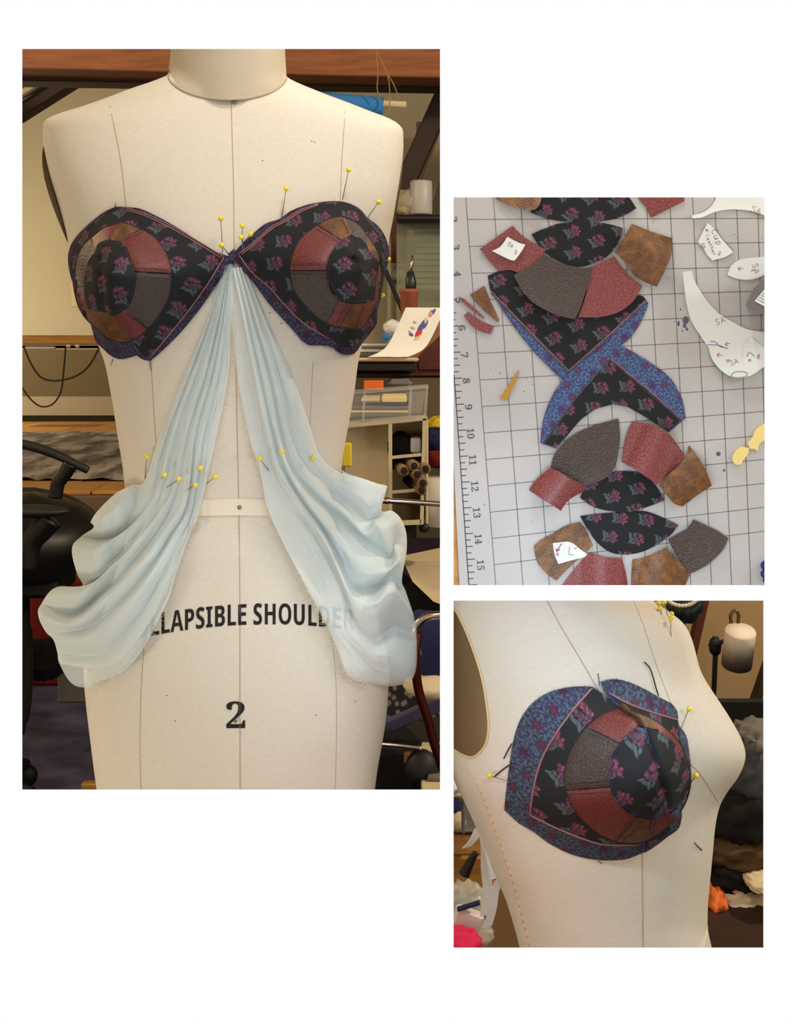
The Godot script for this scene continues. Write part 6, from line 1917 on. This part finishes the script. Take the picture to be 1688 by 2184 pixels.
	put("rim", tube(PackedVector3Array([P(730, 838, 2.99), P(914, 824, 2.99)]), 0.006, 0.006, 6), M.clear_plastic, t)
	put("foot_rail", tube(PackedVector3Array([P(730, 902, 2.99), P(906, 888, 2.99)]), 0.005, 0.005, 6), M.clear_plastic, t)
	for x in [778, 877, 911]:
		put("rib", tube(PackedVector3Array([P(x, 834 - (x - 780) * 0.085, 2.99), P(x - 3, 897 - (x - 780) * 0.085, 2.99)]), 0.0035, 0.0035, 6), M.clear_plastic, t)
	put("back_panel", slab(px([740, 845, 908, 834, 900, 880, 740, 892]), 3.3, 0.006), M.clear_plastic, t)
	for b in [[858, 866, "navy_cloth", 812, 872], [866, 874, "grey_cloth", 750, 872], [875, 881, "cream_cloth", 745, 870], [882, 889, "grey_cloth", 745, 868], [850, 857, "cream_board", 770, 810], [846, 858, "yellow_foam", 815, 868]]:
		single("paper_bundle", pbox(b[3], b[0], b[4], b[1], 3.06, 0.2, 0.002), M[b[2]], {858: "navy folder lying in the clear plastic tub", 866: "grey papers right under the navy folder in the tub", 875: "cream papers in the middle of the tub's stack", 882: "grey papers at the bottom of the clear tub", 850: "short cream envelope on top inside the clear tub", 846: "yellowish sheaf on top inside the clear tub"}[b[0]], "papers", "papers in the clear tub")
	single("carton", pbox(776, 812, 818, 832, 3.25, 0.12, 0.002), M.orange, "orange and red carton behind the clear plastic tub", "carton")
	single("carton", pbox(828, 808, 880, 828, 3.3, 0.2, 0.01), M.grey_card, "dark grey carton behind the clear plastic tub", "carton")
	t = thing("cube_shelf", "cream cube shelf with open compartments behind the dress form", "shelf")
	var sz := 3.0
	put("top_board", slab(px([735, 903, 912, 887, 912, 896, 735, 913]), sz, 0.32), M.cream_board, t)
	put("side_board", slab(px([902, 893, 910, 893, 904, 1118, 896, 1120]), sz, 0.32), M.cream_board, t)
	put("divider", slab(px([829, 903, 837, 903, 837, 1115, 829, 1115]), sz, 0.32), M.cream_board, t)
	put("divider_face", slab(px([737, 914, 829, 905, 829, 1115, 737, 1120]), sz + 0.12, 0.02), M.cream_board, t)
	put("middle_shelf", slab(px([837, 972, 899, 966, 899, 973, 837, 979]), sz, 0.3), M.cream_board, t)
	put("lower_shelf", slab(px([837, 1046, 897, 1041, 897, 1048, 837, 1053]), sz, 0.3), M.cream_board, t)
	put("bottom_board", slab(px([737, 1116, 899, 1108, 897, 1119, 737, 1125]), sz, 0.32), M.cream_board, t)
	put("back_board", slab(px([737, 905, 905, 892, 899, 1115, 737, 1118]), sz + 0.33, 0.01), M.cream_board, t)
	for x in [870, 905]:
		put("caster", ball(P(x, 1126, sz + 0.05), Vector3(0.012, 0.012, 0.01), 8), M.black, t)
	single("black_box", lump(P(856, 952, sz + 0.1), Vector3(0.032, 0.034, 0.05), 0.15, 41, 16), M.soft_black, "black lump in the cube shelf's upper compartment", "black object")
	single("white_box", pbox(876, 934, 898, 966, sz + 0.05, 0.1, 0.003), M.white_plastic, "white box in the cube shelf's upper compartment", "box")
	single("yellow_packet", pbox(731, 946, 750, 996, sz - 0.06, 0.04, 0.003), M.yellow_pack, "yellow packet hanging beside the dress form's waist", "packet")
	i = 0
	for c in [[862, 1004], [884, 994], [890, 1012], [902, 1030], [900, 1045], [908, 1000]]:
		var tb := thing("cardboard_tube", ["cardboard tube nearest the divider, upper left of the pile in the cube shelf", "cardboard tube at the top of the pile in the cube shelf", "cardboard tube in the middle of the pile in the cube shelf", "cardboard tube low in the pile, right of the middle one", "cardboard tube at the very bottom of the pile in the cube shelf", "cardboard tube at the pile's outer upper edge in the cube shelf"][i], "cardboard tube", "cardboard tubes in the cube shelf")
		var c0 := P(c[0], c[1], sz - 0.03)
		var c1 := P(c[0] - 30, c[1] - 22, sz + 0.26)
		put("wall", tube(PackedVector3Array([c0, c1]), 0.0125, 0.0125, 14), M.cardboard, tb)
		put("hollow_shade", ball(c0, Vector3(0.0085, 0.0085, 0.002), 8), M.tube_shade, tb)  # dark disc painting the shade inside the tube end
		i += 1
	single("lean_board", pbox(908, 895, 914, 1120, 3.1, 0.25, 0.002), M.cream_board, "narrow cream board leaning beside the cube shelf", "board")
	single("storage_bin", lathe([[0.0, 0.0], [0.05, 0.0], [0.06, 0.12], [0.0, 0.12]], Transform3D(Basis(), P(948, 1120, 3.3))), M.white_plastic, "white bin at the edge of the view beside the cube shelf", "bin")
	single("cloth_heap", lump(P(940, 935, 3.4), Vector3(0.05, 0.035, 0.05), 0.3, 43, 16), M.navy_cloth, "navy cloth heap at the edge of the view by the cube shelf", "cloth")
	single("cloth_heap", lump(P(938, 905, 3.42), Vector3(0.04, 0.02, 0.05), 0.3, 44, 16), M.yellow_pack, "yellow printed cloth on top of the navy heap", "cloth")
	single("cloth_heap", lump(P(945, 975, 3.4), Vector3(0.05, 0.03, 0.05), 0.3, 45, 16), M.red_cloth, "dark red cloth under the navy heap", "cloth")
	single("clutter_backing", pbox(700, 806, 1010, 900, 4.2, 0.1, 0.002), M.brown_panel, "dim brown panel behind the clear plastic tub", "panel")
	t = thing("chrome_rail", "chrome rail reaching out past the chiffon's corner", "rail")
	put("tube", tube(path([[815, 1068], [860, 1070], [960, 1077]], 2.6), 0.0055, 0.0055, 8), M.chrome, t)
	put("knob", ball(P(826, 1068, 2.6), Vector3(0.009, 0.007, 0.008), 8), M.chrome, t)
	single("purple_carpet", box(Vector3(0.55, FLOOR + 0.006, -7.0), Vector3(1.9, 0.012, 3.6), 0.002), M.purple_carpet, "purple carpet on the far floor under the cube shelf", "carpet")
	t = thing("work_table", "low cream topped table behind the second chiffon drape", "table")
	put("top", patch(px([856, 1186, 960, 1164, 960, 1296, 925, 1283, 880, 1240]), func(p: Vector2) -> float: return 3.6 - (p.y - 1164) * 0.006, 0.02, 14.0), M.cream_cloth, t)
	put("skirt", patch(px([850, 1215, 880, 1236, 925, 1283, 965, 1300, 965, 1560, 850, 1560]), func(_p: Vector2) -> float: return 3.66, 0.02, 30.0), M.soft_black, t)
	# chrome chair with blue seat
	t = thing("folding_chair", "chrome framed chair with a navy cushion beside the chiffon's lower swag", "chair")
	put("frame_tube", tube(path([[893, 1400], [884, 1350], [896, 1326], [918, 1314], [950, 1312], [980, 1312]], 2.3), 0.0075, 0.0075, 10), M.chrome, t)
	put("frame_tube", tube(path([[893, 1350, 0.02], [886, 1400], [893, 1470], [912, 1530], [925, 1580], [945, 1640], [960, 1690]], 2.28), 0.0085, 0.0085, 10), M.red_metal, t)
	put("cushion", lump(P(935, 1395, 2.45), Vector3(0.05, 0.065, 0.04), 0.12, 51, 18), M.navy_cloth, t)
	put("seat_pad", lump(P(925, 1462, 2.42), Vector3(0.055, 0.02, 0.06), 0.1, 52, 16), M.cream_cloth, t)
	put("rear_pad", lump(P(905, 1330, 2.5), Vector3(0.035, 0.025, 0.03), 0.2, 53, 14), M.navy_cloth, t)
	t = thing("tool_trolley", "black trolley with a chrome edged tray at the frame's lower corner", "trolley")
	put("tray", patch(px([815, 1560, 870, 1552, 900, 1580, 900, 1590, 812, 1592]), func(_p: Vector2) -> float: return 2.5, 0.1, 20.0), M.chair_black, t)
	put("tray_edge", tube(path([[800, 1586], [850, 1590], [900, 1596]], 2.38), 0.004, 0.004, 8), M.chrome, t)
	put("blanket", patch(px([815, 1470, 880, 1450, 945, 1500, 945, 1525, 818, 1560]), func(p: Vector2) -> float: return 2.62 - 0.0004 * p.y + 0.6, 0.02, 20.0), M.patterned, t)
	put("blue_strap", bar(812, 1556, 2.5, 960, 1490, 2.5, 0.026, 0.02), M.carpet, t)
	put("body", pbox(800, 1600, 980, 1760, 2.62, 0.4, 0.01), M.soft_black, t)
	single("chair_wheel", ball(P(900, 1640, 2.4), Vector3(0.032, 0.036, 0.03), 10), M.black, "round black wheel beside the red chair tube", "wheel")
	single("wood_scrap", pbox(862, 1606, 884, 1630, 2.4, 0.02, 0.003), M.tan_card, "small bit of brown wood above the black wheel", "wood offcut")
	single("metal_clip", pbox(912, 1656, 945, 1668, 2.36, 0.02, 0.003), M.grey_cloth, "short grey metal strip at the lower corner of the view", "clip")

# ------------------------------------------------------------------ the studio behind the second form
func build_back_c() -> void:
	struct("wall_divider", box(P(1620, 1500, 3.4) + Vector3(0, 0.15, 0), Vector3(0.9, 1.2, 0.06)), M.tan_wall, "tan plaster wall behind the lamp and the second dress form", "wall")
	struct("trim_post", bar(1508, 1250, 3.2, 1474, 1400, 3.2, 0.022, 0.03), M.red_wood, "dark red sloping post behind the side-turned form", "post")
	struct("trim_post", bar(1655, 1370, 3.2, 1606, 1510, 3.2, 0.022, 0.03), M.dark_wood, "dark sloping post at the far edge behind the lamp", "post")
	var t := thing("wall_lamp", "wall lamp with a white cylindrical shade on a dark bracket", "lamp")
	put("shade", lathe([[0.0, 0.006], [0.033, 0.004], [0.034, 0.0], [0.0345, 0.085], [0.033, 0.089], [0.0, 0.091]], Transform3D(Basis(Vector3(1, 0.2, 0).normalized(), 0.35), P(1572, 1418, 2.95))), M.lamp_shade, t)
	put("hook", tube(path([[1563, 1338], [1559, 1318], [1562, 1306], [1571, 1303], [1576, 1312], [1575, 1330]], 2.95), 0.004, 0.004, 8), M.brass, t)
	put("pole", tube(path([[1528, 1376], [1526, 1410], [1524, 1460], [1520, 1520]], 3.0), 0.006, 0.006, 8), M.black, t)
	put("joint", lump(P(1526, 1378, 3.0), Vector3(0.014, 0.022, 0.014), 0.2, 61, 12), M.black, t)
	put("arm", tube(path([[1526, 1376], [1538, 1370], [1548, 1366]], 2.98), 0.005, 0.005, 8), M.black, t)
	t = thing("bead_garland", "dark furry wrap edged with pearls above the form's shoulder", "garland")
	put("fur", lump(P(1462, 1290, 2.2), Vector3(0.028, 0.030, 0.02), 0.3, 62, 18), M.dark_green, t)
	for k in 13:
		var a := PI * (0.08 + 0.84 * k / 12.0)
		put("pearl", ball(P(1456 + 34 * cos(a), 1270 + 22 * sin(a), 2.17), Vector3.ONE * 0.0036, 6), M.pearl, t)
	# clothes heaped on a table
	var heaps := [["grey rounded cushion behind the second form's chest", 1612, 1580, 0.045, 0.035, "grey_cloth"], ["dark grey coat heap beside the second form's waist", 1605, 1640, 0.06, 0.07, "slate_cloth"], ["pale pink cloth fold among the dark heap", 1630, 1700, 0.03, 0.032, "cream_cloth"],
		["large black cloth heap beside the second form's waist", 1590, 1750, 0.08, 0.06, "soft_black"], ["black and brown printed cloth below the black heap", 1585, 1812, 0.07, 0.036, "tan_dark"], ["black rolled cloth above the white papers", 1600, 1865, 0.075, 0.036, "soft_black"],
		["cream crumpled cloth at the lower edge beside the form", 1590, 1915, 0.07, 0.034, "cream_cloth"], ["white stiff cloth fold over the cream heap", 1570, 1930, 0.045, 0.022, "white_cloth"], ["orange cloth peeping beside the form's waist", 1522, 1922, 0.020, 0.030, "orange"],
		["taupe cloth at the very bottom beside the form", 1575, 1995, 0.08, 0.050, "taupe_cloth"], ["dull rose cloth low in the taupe heap", 1530, 2010, 0.02, 0.015, "rose_cloth"], ["cream sheet on the dark heap at the view's edge", 1628, 1880, 0.03, 0.012, "cream_cloth"]]
	var i := 0
	for h in heaps:
		single("cloth_heap", lump(P(h[1], h[2], 2.4 - 0.012 * i), Vector3(h[3], h[4], 0.06), 0.32, 70 + i, 22), M[h[5]], h[0], "cloth", "heaped clothes behind the second form")
		i += 1
	single("worktable", pbox(1480, 2030, 1760, 2060, 2.1, 0.6, 0.004), M.dark_wood, "dark table carrying the heaped clothes", "table")
	struct("wall_shadow_panel", box(P(1600, 1850, 2.75), Vector3(0.5, 0.7, 0.03)), M.soft_black, "black panel standing for the shade behind the heaped clothes", "panel")  # black sheet put in as the shade behind the heap
	# left strip: rack with cotton tapes
	t = thing("wooden_rack", "wooden workbench with shelves at the left of the second form", "bench")
	put("top_board", pbox(900, 1692, 1010, 1702, 2.3, 0.3, 0.003), M.cream_board, t)
	put("upper_shelf", pbox(900, 1770, 1030, 1778, 2.35, 0.3, 0.003), M.grey_card, t)
	put("drawer_front", pbox(900, 1782, 1035, 1826, 2.36, 0.3, 0.004), M.tan_wood, t)
	put("lower_panel", pbox(900, 1828, 1045, 1905, 2.45, 0.3, 0.004), M.floor_wood, t)
	put("upright", pbox(986, 1702, 993, 1780, 2.32, 0.03, 0.002), M.grey_card, t)
	put("end_panel", pbox(1026, 1890, 1130, 2080, 2.2, 0.03, 0.004), M.tan_card, t)
	single("white_pouch", lump(P(968, 1668, 2.25), Vector3(0.014, 0.018, 0.03), 0.2, 91, 14), M.white_cloth, "white pouch on the workbench top", "pouch")
	single("blue_pouch", lump(P(968, 1716, 2.4), Vector3(0.014, 0.012, 0.03), 0.2, 92, 14), M.navy_cloth, "blue and black pouch under the workbench top", "pouch")
	single("white_pouch", lump(P(972, 1752, 2.38), Vector3(0.018, 0.018, 0.03), 0.2, 93, 14), M.cream_cloth, "cream pouch on the workbench's upper shelf", "pouch")
	single("black_clamp", tube(path([[1016, 1818], [1008, 1830], [998, 1850], [990, 1866]], 2.25), 0.005, 0.010, 8), M.black, "black clamp hanging in front of the wooden panel", "clamp")
	i = 0
	for l in [[[[1020, 1740], [1034, 1790], [1036, 1850], [1040, 1900], [1034, 1952]], 0.014], [[[1026, 1760], [1044, 1810], [1052, 1850], [1056, 1874]], 0.014], [[[1070, 1868], [1056, 1900], [1050, 1940], [1040, 1976]], 0.013], [[[1022, 1764], [1010, 1790], [996, 1806]], 0.013]]:
		var o := strip(path(l[0], 1.95 - 0.02 * i), Vector3(l[1], 0.002, -0.004), 0.0012)
		single("cotton_tape", o, M.white_cloth, ["longest white cotton tape hanging beside the second form's back", "short white cotton tape with a square cut end behind the form's back", "slanting white cotton tape reaching lowest beside the form's back", "white cotton tape end sticking out sideways from the bench"][i], "tape", "white cotton tapes")
		i += 1
	single("plastic_bag", lump(P(990, 1925, 2.05), Vector3(0.036, 0.030, 0.03), 0.35, 94, 18), M.bag_plastic, "clear plastic bag with white packets at the left of the second form", "bag")
	single("white_packet", box(P(998, 1960, 2.0), Vector3(0.045, 0.030, 0.02), 0.004, Basis(Vector3(0, 0, 1), -0.35)), M.white_plastic, "white packet under the clear plastic bag", "packet")
	single("blue_band", box(P(1000, 1932, 1.99), Vector3(0.036, 0.004, 0.012), 0.001, Basis(Vector3(0, 0, 1), 0.3)), M.navy_cloth, "narrow navy band on the white packets", "band")
	single("pink_cloth", lump(P(978, 2010, 1.95), Vector3(0.034, 0.022, 0.03), 0.25, 96, 16), M.pink_cloth, "bright pink cloth at the lower corner beside the second form", "cloth")
	single("white_packet", lump(P(1010, 1990, 2.05), Vector3(0.03, 0.018, 0.03), 0.3, 97, 16), M.bag_plastic, "crumpled clear wrapper above the pink cloth", "wrapper")
